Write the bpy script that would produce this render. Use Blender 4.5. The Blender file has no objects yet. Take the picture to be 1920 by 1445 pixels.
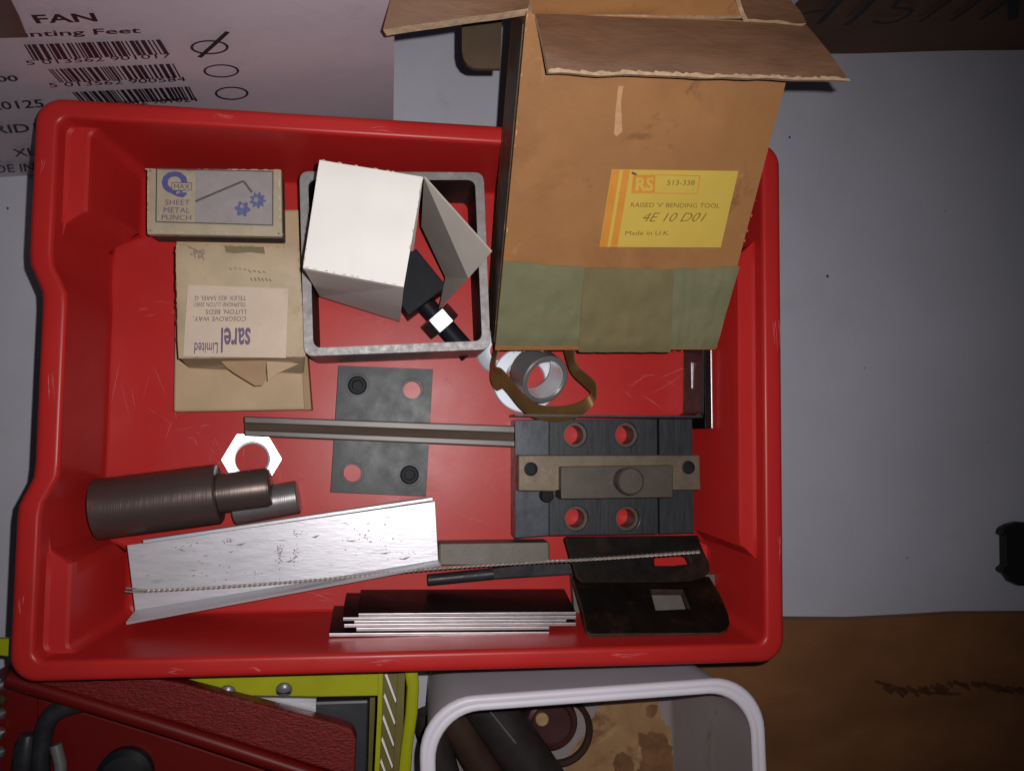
import bpy, bmesh, math, random
from mathutils import Vector, Matrix, Euler, noise
from mathutils.geometry import tessellate_polygon
random.seed(7)
C = bpy.context.scene
V = Vector

# ------------------------------------------------------------------ camera
FPX = 1600.0
CAM = V((-0.01951, -0.02687, 0.54884))
ROT = Euler((0.0616707, -0.1417098, 0.0113301), 'XYZ')
RM = ROT.to_matrix()
cd = bpy.data.cameras.new('camera')
cd.sensor_width = 36.0
cd.lens = 36.0 * FPX / 1920.0
cd.clip_start = 0.01
cd.clip_end = 20.0
co = bpy.data.objects.new('camera', cd)
co.location = CAM
co.rotation_euler = ROT
C.collection.objects.link(co)
C.camera = co

# ------------------------------------------------------------------ light
w = bpy.data.worlds.new('World')
C.world = w
w.use_nodes = True
bgn = w.node_tree.nodes['Background']
bgn.inputs[0].default_value = (0.75, 0.78, 0.9, 1)
bgn.inputs[1].default_value = 0.022
ld = bpy.data.lights.new('phone_flash', 'SPOT')
ld.energy = 8.3
ld.color = (1.0, 0.97, 0.95)
ld.shadow_soft_size = 0.0022
ld.spot_size = math.radians(95)
ld.spot_blend = 1.0
lo = bpy.data.objects.new('phone_flash', ld)
lo.location = CAM + RM @ V((0.016, 0.012, 0.0))
aim = RM @ V(((800 - 960) / FPX, -(730 - 722.5) / FPX, -1))
lo.rotation_euler = aim.to_track_quat('-Z', 'Y').to_euler()
C.collection.objects.link(lo)
C.view_settings.view_transform = 'Standard'
C.view_settings.look = 'None'
C.view_settings.exposure = 0.0
C.view_settings.gamma = 1.0
C.view_settings.use_curve_mapping = False

TABLE = -0.08
RIM = 0.065


def ray(px, py):
    return RM @ V(((px - 960) / FPX, -(py - 722.5) / FPX, -1.0))


def at(px, py, z=0.0):
    """measured point of the photograph taken at height z above the tray floor"""
    d = ray(px, py)
    return CAM + d * ((z - CAM.z) / d.z)


def on(px, py, plane):
    p, n = plane
    d = ray(px, py)
    return CAM + d * ((p - CAM).dot(n) / d.dot(n))


# ------------------------------------------------------------------ materials
MATS = {}


def M(name, col, rough=0.5, metal=0.0, var=0.12, vs=40, bump=0.0, bs=400, spots=(),
      spec=0.5, stretch=(1, 1, 1), rotz=0.0, rvar=0.0, trans=0.0, sss=0.0, coat=0.0, tint=None, bdist=0.0003):
    m = bpy.data.materials.new(name)
    m.use_nodes = True
    nt = m.node_tree
    N, L = nt.nodes, nt.links
    b = N['Principled BSDF']
    tc = N.new('ShaderNodeTexCoord')
    mp = N.new('ShaderNodeMapping')
    mp.inputs['Scale'].default_value = stretch
    mp.inputs['Rotation'].default_value = (0, 0, rotz)
    L.new(tc.outputs['Object'], mp.inputs[0])

    def nz(scale, detail=5, rgh=0.6, src=mp, dist=0.0):
        n = N.new('ShaderNodeTexNoise')
        n.inputs['Scale'].default_value = scale
        n.inputs['Detail'].default_value = detail
        n.inputs['Roughness'].default_value = rgh
        n.inputs['Distortion'].default_value = dist
        L.new(src.outputs[0], n.inputs['Vector'])
        return n
    c0 = V(col)
    t = V(tint) if tint else c0 * (1 + var)
    r = N.new('ShaderNodeValToRGB')
    lo_, hi_ = c0 * (1 - var), t
    r.color_ramp.elements[0].position = 0.3
    r.color_ramp.elements[1].position = 0.7
    r.color_ramp.elements[0].color = (*[max(0, x) for x in lo_], 1)
    r.color_ramp.elements[1].color = (*[min(1, x) for x in hi_], 1)
    L.new(nz(vs).outputs['Fac'], r.inputs[0])
    cur = r.outputs[0]
    for (sc, thr, soft, scol, amt) in spots:
        n = nz(sc, 6, 0.65, dist=0.4)
        rr = N.new('ShaderNodeValToRGB')
        rr.color_ramp.elements[0].position = thr
        rr.color_ramp.elements[1].position = min(1, thr + soft)
        rr.color_ramp.elements[0].color = (0, 0, 0, 1)
        rr.color_ramp.elements[1].color = (amt, amt, amt, 1)
        L.new(n.outputs['Fac'], rr.inputs[0])
        mx = N.new('ShaderNodeMix')
        mx.data_type = 'RGBA'
        L.new(rr.outputs[0], mx.inputs[0])
        L.new(cur, mx.inputs[6])
        mx.inputs[7].default_value = (*scol, 1)
        cur = mx.outputs[2]
    L.new(cur, b.inputs['Base Color'])
    b.inputs['Metallic'].default_value = metal
    b.inputs['Specular IOR Level'].default_value = spec
    b.inputs['Coat Weight'].default_value = coat
    b.inputs['Coat Roughness'].default_value = 0.2
    b.inputs['Transmission Weight'].default_value = trans
    if rvar:
        mr = N.new('ShaderNodeMapRange')
        mr.inputs['From Min'].default_value = 0.3
        mr.inputs['From Max'].default_value = 0.7
        mr.inputs['To Min'].default_value = max(0.03, rough - rvar)
        mr.inputs['To Max'].default_value = min(1, rough + rvar)
        L.new(nz(vs * 2.3).outputs['Fac'], mr.inputs['Value'])
        L.new(mr.outputs[0], b.inputs['Roughness'])
    else:
        b.inputs['Roughness'].default_value = rough
    if bump:
        bn = N.new('ShaderNodeBump')
        bn.inputs['Strength'].default_value = bump
        bn.inputs['Distance'].default_value = bdist
        L.new(nz(bs).outputs['Fac'], bn.inputs['Height'])
        L.new(bn.outputs[0], b.inputs['Normal'])
    MATS[name] = m
    return m


M('grey_paint', (0.47, 0.46, 0.53), 0.6, var=0.07, vs=9, bump=0.5, bs=240, spots=((14, 0.60, 0.2, (0.37, 0.345, 0.36), 0.5), (22, 0.66, 0.12, (0.36, 0.32, 0.29), 0.35), (70, 0.70, 0.08, (0.33, 0.31, 0.33), 0.4), (90, 0.78, 0.03, (0.06, 0.05, 0.05), 0.8)))
M('red_plastic', (0.45, 0.018, 0.017), 0.36, var=0.07, vs=14, bump=0.10, bs=120, rvar=0.04, spec=0.30,
  spots=((95, 0.735, 0.03, (0.60, 0.20, 0.20), 0.5), (20, 0.62, 0.25, (0.31, 0.010, 0.012), 0.5)))
M('case_red', (0.15, 0.005, 0.005), 0.42, var=0.2, vs=120, bump=0.9, bs=330, bdist=0.001, spec=0.3, stretch=(1, 2.2, 1))
M('case_red_smooth', (0.13, 0.005, 0.005), 0.42, var=0.1, vs=30, bump=0.1, bs=300, spec=0.2)
M('brown_card', (0.345, 0.160, 0.060), 0.55, var=0.13, vs=16, bump=0.5, bs=45, bdist=0.001, spec=0.3,
  spots=((11, 0.52, 0.2, (0.225, 0.095, 0.034), 0.7), (60, 0.64, 0.08, (0.47, 0.27, 0.135), 0.45), (30, 0.61, 0.08, (0.17, 0.075, 0.032), 0.6), (180, 0.66, 0.05, (0.19, 0.085, 0.037), 0.5)))
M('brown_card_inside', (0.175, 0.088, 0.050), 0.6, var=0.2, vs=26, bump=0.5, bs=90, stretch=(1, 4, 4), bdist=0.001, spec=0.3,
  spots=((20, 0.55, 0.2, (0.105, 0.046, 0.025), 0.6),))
M('tab_card_shaded', (0.085, 0.055, 0.035), 0.7, var=0.2, vs=26, bump=0.3, bs=90, spec=0.2)  # shade under the side flap is put into this card colour
M('scar_card', (0.52, 0.29, 0.145), 0.8, var=0.15, vs=200, bump=0.5, bs=300)
M('card_edge', (0.55, 0.38, 0.24), 0.85, var=0.25, vs=300, bump=0.8, bs=900)
M('dark_card', (0.115, 0.055, 0.03), 0.75, var=0.2, vs=12, bump=0.3, bs=60, bdist=0.0008,
  spots=((9, 0.55, 0.2, (0.07, 0.035, 0.02), 0.6),))
M('bench_card', (0.20, 0.082, 0.032), 0.55, var=0.3, vs=8, bump=0.4, bs=30, stretch=(1, 2.5, 1), bdist=0.001, spec=0.3,
  spots=((7, 0.55, 0.2, (0.12, 0.05, 0.02), 0.6), (40, 0.72, 0.05, (0.03, 0.012, 0.01), 0.5), (60, 0.74, 0.03, (0.3, 0.18, 0.1), 0.6)))
M('kraft', (0.47, 0.335, 0.205), 0.7, var=0.10, vs=30, bump=0.25, bs=120, spots=((28, 0.58, 0.2, (0.37, 0.25, 0.15), 0.5),))
M('kraft_dark', (0.33, 0.20, 0.10), 0.6, var=0.15, vs=40, bump=0.25, bs=120)
M('manila', (0.45, 0.345, 0.225), 0.62, var=0.14, vs=40, bump=0.35, bs=130, spots=((45, 0.58, 0.2, (0.30, 0.20, 0.11), 0.55), (30, 0.6, 0.2, (0.55, 0.40, 0.28), 0.5)))
M('punch_card', (0.40, 0.335, 0.235), 0.65, var=0.12, vs=60, bump=0.3, bs=200, spots=((70, 0.6, 0.15, (0.25, 0.19, 0.12), 0.6),))
M('punch_edge', (0.52, 0.44, 0.32), 0.8, var=0.2, vs=150, bump=0.4, bs=300, spots=((120, 0.6, 0.1, (0.22, 0.15, 0.09), 0.7),))
M('punch_side', (0.10, 0.06, 0.035), 0.8, var=0.3, vs=60, bump=0.3, bs=200)
M('print_grey', (0.30, 0.27, 0.27), 0.55, var=0.1, vs=90, spots=((110, 0.6, 0.15, (0.22, 0.18, 0.17), 0.5),))
M('ink_blue', (0.075, 0.075, 0.26), 0.6, var=0.3, vs=500)
M('ink_blue_pale', (0.10, 0.11, 0.26), 0.6, var=0.35, vs=500)
M('ink_dark', (0.085, 0.065, 0.075), 0.6, var=0.3, vs=400)
M('ink_violet', (0.12, 0.075, 0.15), 0.6, var=0.3, vs=300)
M('ink_faint', (0.24, 0.17, 0.13), 0.7, var=0.2, vs=300)
M('ink_black', (0.018, 0.010, 0.020), 0.5, var=0.2, vs=300)
M('marker_black', (0.010, 0.006, 0.006), 0.6, var=0.3, vs=50)
M('marker_maroon', (0.085, 0.034, 0.018), 0.7, var=0.5, vs=120, spec=0.2)
M('pink_label', (0.57, 0.44, 0.345), 0.55, var=0.07, vs=50, bump=0.2, bs=160, spots=((40, 0.58, 0.2, (0.46, 0.32, 0.22), 0.5), (120, 0.66, 0.06, (0.40, 0.27, 0.18), 0.5)))
M('white_card', (0.80, 0.765, 0.735), 0.6, var=0.03, vs=30, bump=0.2, bs=60, bdist=0.0006)
M('grey_card', (0.40, 0.36, 0.325), 0.75, var=0.06, vs=50, bump=0.15, bs=200)
M('fan_card', (0.55, 0.455, 0.52), 0.55, var=0.05, vs=12, bump=0.4, bs=30, bdist=0.001, spots=((8, 0.55, 0.2, (0.47, 0.38, 0.43), 0.5), (25, 0.62, 0.1, (0.42, 0.34, 0.37), 0.35)))
M('brown_tape', (0.10, 0.05, 0.035), 0.3, var=0.15, vs=30)
M('green_tape', (0.198, 0.194, 0.112), 0.24, var=0.12, vs=40, bump=0.8, bs=32, bdist=0.0012, rvar=0.06, spots=((24, 0.54, 0.15, (0.23, 0.18, 0.09), 0.5), (90, 0.66, 0.06, (0.10, 0.10, 0.06), 0.5)))
M('clear_tape', (0.200, 0.168, 0.088), 0.24, var=0.14, vs=35, bump=0.8, bs=30, bdist=0.0012, spots=((24, 0.54, 0.15, (0.22, 0.15, 0.07), 0.6),))
M('worn_tape', (0.085, 0.060, 0.038), 0.5, var=0.4, vs=90, bump=0.4, bs=150, spots=((60, 0.56, 0.12, (0.17, 0.085, 0.04), 0.8), (150, 0.62, 0.1, (0.30, 0.28, 0.21), 0.7)))
M('yellow_label', (0.60, 0.42, 0.075), 0.5, var=0.06, vs=30, bump=0.1, bs=100, spots=((25, 0.6, 0.2, (0.50, 0.32, 0.06), 0.5),))
M('orange_ink', (0.62, 0.25, 0.035), 0.5, var=0.08, vs=60)
M('label_ink', (0.20, 0.12, 0.02), 0.6, var=0.2, vs=300)
M('blue_steel', (0.038, 0.040, 0.045), 0.36, 0.0, var=0.10, vs=30, rvar=0.06, bump=0.06, bs=700, spec=0.17, spots=((220, 0.66, 0.05, (0.12, 0.115, 0.11), 0.4), (9, 0.5, 0.3, (0.052, 0.052, 0.055), 0.5)))
M('dark_steel', (0.026, 0.028, 0.033), 0.40, 0.1, var=0.25, vs=70, rvar=0.1, bump=0.08, bs=400, stretch=(6, 0.6, 1), spec=0.35, spots=((240, 0.70, 0.04, (0.3, 0.28, 0.25), 0.4),))
M('slate_steel', (0.040, 0.048, 0.064), 0.33, 0.1, var=0.15, vs=40, rvar=0.08, bump=0.6, bs=60, spec=0.4, spots=((120, 0.7, 0.05, (0.2, 0.2, 0.2), 0.4),))
M('brown_steel', (0.14, 0.105, 0.075), 0.45, 0.3, var=0.15, vs=90, rvar=0.08, bump=0.15, bs=900, spec=0.3, spots=((300, 0.62, 0.1, (0.24, 0.21, 0.15), 0.4),))
M('knob_steel', (0.075, 0.060, 0.048), 0.45, 0.3, var=0.15, vs=90, bump=0.1, bs=500, spec=0.35)
M('shaft_steel', (0.120, 0.087, 0.080), 0.36, 0.6, var=0.05, vs=12, bump=0.55, bs=260, stretch=(8, .05, .05), rotz=0.11, bdist=0.0002)
M('pin_steel', (0.30, 0.285, 0.29), 0.36, 0.75, var=0.05, vs=30, bump=0.4, bs=260, stretch=(8, .05, .05), rotz=0.1, bdist=0.0002)
M('bright_zinc', (0.86, 0.87, 0.92), 0.34, 1.0, var=0.03, vs=60, bump=0.05, bs=500)
M('chrome', (0.56, 0.60, 0.67), 0.42, 0.25, var=0.05, vs=60, spec=0.35)
M('aluminium', (0.60, 0.59, 0.64), 0.38, 0.42, var=0.05, vs=80, rvar=0.05, bump=0.25, bs=500, stretch=(0.25, 1.5, 1), rotz=-0.14, spots=((20, 0.63, 0.08, (0.30, 0.26, 0.27), 0.7), (120, 0.62, 0.06, (0.36, 0.34, 0.38), 0.5), (260, 0.66, 0.04, (0.26, 0.24, 0.26), 0.5)))
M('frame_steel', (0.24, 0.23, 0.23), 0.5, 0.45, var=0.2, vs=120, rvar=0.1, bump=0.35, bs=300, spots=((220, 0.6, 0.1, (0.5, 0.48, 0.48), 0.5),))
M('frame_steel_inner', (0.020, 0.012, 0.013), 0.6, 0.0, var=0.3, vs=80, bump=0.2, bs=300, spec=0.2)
M('rail_steel', (0.095, 0.082, 0.078), 0.42, 0.35, var=0.2, vs=120, bump=0.2, bs=300, stretch=(0.2, 2, 1), spots=((60, 0.58, 0.15, (0.05, 0.032, 0.024), 0.7),))
M('rail_groove', (0.060, 0.034, 0.020), 0.6, 0.1, var=0.3, vs=80, bump=0.2, bs=300, stretch=(0.2, 2, 1), spec=0.2)
M('grey_bar', (0.14, 0.125, 0.11), 0.5, 0.3, var=0.14, vs=80, bump=0.2, bs=600, spec=0.3, spots=((160, 0.66, 0.08, (0.24, 0.22, 0.2), 0.4),))
M('black_steel', (0.030, 0.028, 0.032), 0.42, 0.2, var=0.3, vs=80, rvar=0.1, bump=0.1, bs=500, spec=0.3)
M('black_oxide', (0.011, 0.011, 0.015), 0.5, 0.0, var=0.3, vs=80, bump=0.05, bs=500, spec=0.12)
M('rusty_black', (0.0065, 0.0045, 0.0038), 0.5, 0.0, var=0.4, vs=60, rvar=0.12, bump=0.5, bs=140, spec=0.12, spots=((38, 0.53, 0.2, (0.040, 0.016, 0.009), 0.8),))
M('rusty_edge', (0.065, 0.040, 0.030), 0.55, 0.1, var=0.3, vs=120, bump=0.3, bs=300, spec=0.2)
M('strip_face', (0.03, 0.022, 0.022), 0.35, 0.8, var=0.3, vs=40, rvar=0.1)
M('strip_edge', (0.62, 0.57, 0.60), 0.42, 0.9, var=0.2, vs=160, bump=0.3, bs=500, stretch=(0.3, 2, 1))
M('brown_band', (0.21, 0.115, 0.042), 0.38, 0.45, var=0.2, vs=60, rvar=0.06)
M('ring_steel', (0.22, 0.215, 0.22), 0.36, 0.4, var=0.1, vs=100)
M('wire_steel', (0.36, 0.31, 0.285), 0.4, 0.5, var=0.25, vs=300)
M('lime_plastic', (0.34, 0.35, 0.006), 0.42, var=0.1, vs=30, bump=0.1, bs=200, spec=0.25)
M('olive_plastic', (0.13, 0.105, 0.018), 0.5, var=0.15, vs=40)
M('black_plastic', (0.024, 0.024, 0.030), 0.45, var=0.2, vs=60, bump=0.1, bs=400, spots=((200, 0.72, 0.05, (0.2, 0.2, 0.2), 0.4),))
M('liner_white', (0.72, 0.72, 0.76), 0.3, 0.3, var=0.04, vs=60)
M('pure_black', (0.006, 0.006, 0.009), 0.5, var=0.2, vs=60)
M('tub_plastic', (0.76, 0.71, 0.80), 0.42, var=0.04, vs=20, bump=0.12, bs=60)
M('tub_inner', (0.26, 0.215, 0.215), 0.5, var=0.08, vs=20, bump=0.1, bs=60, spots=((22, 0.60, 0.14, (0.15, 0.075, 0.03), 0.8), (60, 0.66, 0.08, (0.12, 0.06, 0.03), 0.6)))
M('rust_stain', (0.36, 0.20, 0.09), 0.6, var=0.3, vs=25, bump=0.2, bs=100, spots=((18, 0.50, 0.12, (0.15, 0.055, 0.017), 0.9), (40, 0.58, 0.1, (0.46, 0.34, 0.22), 0.6), (70, 0.62, 0.06, (0.07, 0.025, 0.01), 0.7)))
M('maroon_plastic', (0.055, 0.016, 0.016), 0.4, var=0.2, vs=60)
M('tan_plug', (0.40, 0.24, 0.12), 0.6, var=0.2, vs=200)
M('dusty_rod', (0.032, 0.026, 0.025), 0.55, 0.2, var=0.3, vs=60, bump=0.1, bs=300, spec=0.3)
M('rust_rod', (0.045, 0.022, 0.015), 0.65, 0.1, var=0.3, vs=60, bump=0.2, bs=300, spec=0.25)
M('plinth_wood', (0.12, 0.08, 0.05), 0.7)


# ------------------------------------------------------------------ builders
def thing(name, label, cat, loc=(0, 0, 0), group=None):
    o = bpy.data.objects.new(name, None)
    o.empty_display_size = 0.01
    C.collection.objects.link(o)
    o.location = loc
    o['label'] = label
    o['category'] = cat
    if group:
        o['group'] = group
    return o


def tag(o, label, cat, group=None):
    o['label'] = label
    o['category'] = cat
    if group:
        o['group'] = group
    return o


def wloc(o):
    l = V((0, 0, 0))
    while o:
        l = l + o.location
        o = o.parent
    return l


def mk(name, verts, faces, mat, parent=None, smooth=False, bevel=0.0, bseg=2, fix=True, angle=35, mats=None, fmat=None):
    vs = [V(v) for v in verts]
    if parent is None:
        xs = [v.x for v in vs]; ys = [v.y for v in vs]; zs = [v.z for v in vs]
        base = V(((min(xs) + max(xs)) / 2, (min(ys) + max(ys)) / 2, min(zs)))
        loc = base
    else:
        base = wloc(parent)
        loc = V((0, 0, 0))
        if parent.type == 'EMPTY' or True:
            ctr = sum(vs, V((0, 0, 0))) / max(1, len(vs))
            loc = ctr - base
            base = ctr
    me = bpy.data.meshes.new(name)
    me.from_pydata([v - base for v in vs], [], faces)
    if fix:
        bm = bmesh.new()
        bm.from_mesh(me)
        bmesh.ops.recalc_face_normals(bm, faces=bm.faces)
        bm.to_mesh(me)
        bm.free()
    me.materials.append(MATS[mat])
    for x in (mats or ()):
        me.materials.append(MATS[x])
    if fmat:
        for p, i in zip(me.polygons, fmat):
            p.material_index = i
    if smooth:
        me.polygons.foreach_set('use_smooth', [True] * len(me.polygons))
        me.set_sharp_from_angle(angle=math.radians(angle))
    o = bpy.data.objects.new(name, me)
    C.collection.objects.link(o)
    o.location = loc
    if parent is not None:
        o.parent = parent
    if bevel:
        b = o.modifiers.new('bevel', 'BEVEL')
        b.width = bevel
        b.segments = bseg
        b.limit_method = 'ANGLE'
        b.angle_limit = math.radians(40)
    return o


def plate_geo(loops, off):
    off = V(off)
    tris = tessellate_polygon([[V(p) for p in l] for l in loops])
    top = [V(p) for l in loops for p in l]
    n = len(top)
    vs = top + [p + off for p in top]
    fs = [tuple(t) for t in tris] + [tuple(n + i for i in reversed(t)) for t in tris]
    k = 0
    for l in loops:
        m = len(l)
        for i in range(m):
            a, b = k + i, k + (i + 1) % m
            fs.append((a, b, n + b, n + a))
        k += m
    return vs, fs


def plate(name, loops, off, mat, parent=None, bevel=0.0004, **kw):
    vs, fs = plate_geo(loops, off)
    return mk(name, vs, fs, mat, parent, bevel=bevel, **kw)


def P(pts, z):
    return [at(x, y, z) for x, y in pts]


def slab(name, pts, z1, z0, mat, parent=None, holes=(), **kw):
    return plate(name, [P(pts, z1)] + list(holes), (0, 0, z0 - z1), mat, parent, **kw)


def circ(c, r, n=28, u=V((1, 0, 0)), v=V((0, 1, 0)), ph=0):
    return [c + u * (r * math.cos(ph + 2 * math.pi * i / n)) + v * (r * math.sin(ph + 2 * math.pi * i / n)) for i in range(n)]


def basis(ax):
    ax = V(ax).normalized()
    u = ax.cross(V((0, 0, 1)))
    if u.length < 1e-4:
        u = ax.cross(V((0, 1, 0)))
    u.normalize()
    return ax, u, ax.cross(u)


def lathe_geo(p0, ax, prof, seg=40, closed=False, k0=0):
    ax, u, v = basis(ax)
    vs, fs = [], []
    for t, r in prof:
        for i in range(seg):
            a = 2 * math.pi * i / seg
            vs.append(p0 + ax * t + u * (r * math.cos(a)) + v * (r * math.sin(a)))
    m = len(prof)
    rng = range(m) if closed else range(m - 1)
    for j in rng:
        for i in range(seg):
            a, b = j * seg + i, j * seg + (i + 1) % seg
            c, d = ((j + 1) % m) * seg + (i + 1) % seg, ((j + 1) % m) * seg + i
            fs.append((k0 + a, k0 + b, k0 + c, k0 + d))
    if not closed:
        fs.append(tuple(k0 + i for i in range(seg)))
        fs.append(tuple(k0 + (m - 1) * seg + i for i in range(seg)))
    return vs, fs


def lathe(name, p0, ax, prof, mat, parent=None, seg=40, closed=False, **kw):
    vs, fs = lathe_geo(V(p0), ax, prof, seg, closed)
    return mk(name, vs, fs, mat, parent, smooth=True, **kw)


def tube_geo(path, r, seg=10, k0=0):
    vs, fs = [], []
    n = len(path)
    up = V((0, 0, 1))
    for i, p in enumerate(path):
        d = (path[min(i + 1, n - 1)] - path[max(i - 1, 0)]).normalized()
        u = d.cross(up)
        if u.length < 1e-3:
            u = d.cross(V((0, 1, 0)))
        u.normalize()
        v = u.cross(d)
        rr = r[i] if isinstance(r, (list, tuple)) else r
        for j in range(seg):
            a = 2 * math.pi * j / seg
            vs.append(p + u * (rr * math.cos(a)) + v * (rr * math.sin(a)))
    for i in range(n - 1):
        for j in range(seg):
            fs.append((k0 + i * seg + j, k0 + i * seg + (j + 1) % seg, k0 + (i + 1) * seg + (j + 1) % seg, k0 + (i + 1) * seg + j))
    fs.append(tuple(k0 + j for j in range(seg)))
    fs.append(tuple(k0 + (n - 1) * seg + j for j in range(seg)))
    return vs, fs


def tube(name, path, r, mat, parent=None, seg=10):
    vs, fs = tube_geo(path, r, seg)
    return mk(name, vs, fs, mat, parent, smooth=True)


def spline(pts, n=8, closed=False):
    out = []
    m = len(pts)
    for i in range(m if closed else m - 1):
        g = (lambda k: pts[k % m]) if closed else (lambda k: pts[max(0, min(m - 1, k))])
        p0, p1, p2, p3 = g(i - 1), g(i), g(i + 1), g(i + 2)
        for j in range(n):
            t = j / n
            out.append(0.5 * ((2 * p1) + (p2 - p0) * t + (2 * p0 - 5 * p1 + 4 * p2 - p3) * t * t + (3 * p1 - p0 - 3 * p2 + p3) * t ** 3))
    if not closed:
        out.append(pts[-1].copy())
    return out


def ribbon(name, path, hvec, th, mat, parent=None, closed=False):
    """upright band of constant thickness following path"""
    n = len(path)
    vs, fs = [], []
    for i, p in enumerate(path):
        a = path[(i + 1) % n] if closed or i < n - 1 else path[i]
        b = path[(i - 1) % n] if closed or i > 0 else path[i]
        d = (a - b).normalized()
        s = d.cross(V((0, 0, 1))).normalized() * (th / 2)
        h = hvec(i) if callable(hvec) else V(hvec)
        vs += [p + s, p - s, p - s + h, p + s + h]
    for i in range(n if closed else n - 1):
        j = (i + 1) % n
        for k in range(4):
            l = (k + 1) % 4
            fs.append((i * 4 + k, i * 4 + l, j * 4 + l, j * 4 + k))
    if not closed:
        fs += [(0, 1, 2, 3), tuple((n - 1) * 4 + k for k in (3, 2, 1, 0))]
    return mk(name, vs, fs, mat, parent, smooth=True)


def text(s, bl, br, tl, mat, parent, name='lettering', eps=0.00035, bold=0.0, shear=0.0):
    """flat lettering mapped into the parallelogram bl, br, tl"""
    cu = bpy.data.curves.new('t', 'FONT')
    cu.body = s
    cu.offset = bold
    cu.shear = shear
    cu.resolution_u = 3
    ob = bpy.data.objects.new('t', cu)
    C.collection.objects.link(ob)
    bpy.context.view_layer.update()
    me = bpy.data.meshes.new_from_object(ob.evaluated_get(bpy.context.evaluated_depsgraph_get()))
    vs = [v.co.copy() for v in me.vertices]
    fs = [tuple(p.vertices) for p in me.polygons]
    bpy.data.objects.remove(ob)
    bpy.data.curves.remove(cu)
    bpy.data.meshes.remove(me)
    x0, x1 = min(v.x for v in vs), max(v.x for v in vs)
    y0, y1 = min(v.y for v in vs), max(v.y for v in vs)
    ux, uy = br - bl, tl - bl
    n = ux.cross(uy).normalized() * eps
    out = [bl + ux * ((v.x - x0) / (x1 - x0)) + uy * ((v.y - y0) / max(1e-9, y1 - y0)) + n for v in vs]
    return mk(name, out, fs, mat, parent, fix=False)


def flat(name, polys, mat, parent, n, eps=0.0003):
    """several flat printed patches as one sheet"""
    vs, fs = [], []
    n = V(n).normalized() * eps
    for pl in polys:
        k = len(vs)
        vs += [V(p) + n * (1 + 0.012 * (len(fs) % 60)) for p in pl]
        fs.append(tuple(range(k, k + len(pl))))
    o = mk(name, vs, fs, mat, parent, fix=False)
    me = o.data
    if me.polygons[0].normal.dot(n) < 0:
        me.flip_normals()
    return o


def stroke(a, b, wd, n):
    d = (b - a).normalized()
    s = d.cross(V(n).normalized()) * (wd / 2)
    return [a + s, b + s, b - s, a - s]


def polystroke(pts, wd, n):
    return [stroke(pts[i], pts[i + 1], wd, n) for i in range(len(pts) - 1)]


UP = V((0, 0, 1))


def boxgeo(c, vs, fs):
    """eight corners, four bottom then four top, appended"""
    k = len(vs)
    vs += c
    fs += [tuple(k + i for i in f) for f in ((0, 3, 2, 1), (4, 5, 6, 7), (0, 1, 5, 4), (1, 2, 6, 5), (2, 3, 7, 6), (3, 0, 4, 7))]


def grid_sheet(name, c00, c10, c11, c01, nu, nv, th, n, mat, parent=None, warp=None, edge=None):
    """cardboard panel with a subdivided, slightly warped face and real thickness"""
    n = V(n).normalized()
    vs, fs, fm = [], [], []
    for j in range(nv + 1):
        for i in range(nu + 1):
            u, v = i / nu, j / nv
            p = (c00 * (1 - u) + c10 * u) * (1 - v) + (c01 * (1 - u) + c11 * u) * v
            if warp:
                p = p + warp(u, v)
            vs.append(p)
    m = len(vs)
    vs += [p - n * th for p in vs]
    I = lambda i, j: j * (nu + 1) + i
    for j in range(nv):
        for i in range(nu):
            f = (I(i, j), I(i + 1, j), I(i + 1, j + 1), I(i, j + 1))
            fs.append(f); fm.append(0)
            fs.append(tuple(m + k for k in reversed(f))); fm.append(0)
    for i in range(nu):
        for j in (0, nv):
            fs.append((I(i, j), I(i + 1, j), m + I(i + 1, j), m + I(i, j))); fm.append(1)
    for j in range(nv):
        for i in (0, nu):
            fs.append((I(i, j), I(i, j + 1), m + I(i, j + 1), m + I(i, j))); fm.append(1)
    return mk(name, vs, fs, mat, parent, smooth=True, mats=[edge or mat], fmat=fm, angle=30)


def struct(o):
    o['kind'] = 'structure'
    return o


# ------------------------------------------------------------------ setting
tb = struct(mk('table', [V((-0.9, -0.7, TABLE - 0.02)), V((1.0, -0.7, TABLE - 0.02)), V((1.0, 0.9, TABLE - 0.02)), V((-0.9, 0.9, TABLE - 0.02)),
                         V((-0.9, -0.7, TABLE)), V((1.0, -0.7, TABLE)), V((1.0, 0.9, TABLE)), V((-0.9, 0.9, TABLE))],
               [(0, 3, 2, 1), (4, 5, 6, 7), (0, 1, 5, 4), (1, 2, 6, 5), (2, 3, 7, 6), (3, 0, 4, 7)], 'grey_paint'))
struct(plate('plinth', [[V((-0.16, -0.10, -0.004)), V((0.15, -0.10, -0.004)), V((0.15, 0.11, -0.004)), V((-0.16, 0.11, -0.004))]],
             (0, 0, TABLE + 0.004), 'plinth_wood'))


# ------------------------------------------------------------------ red tray
def smst(a, b, x):
    t = max(0, min(1, (x - a) / (b - a)))
    return t * t * (3 - 2 * t)


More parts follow.
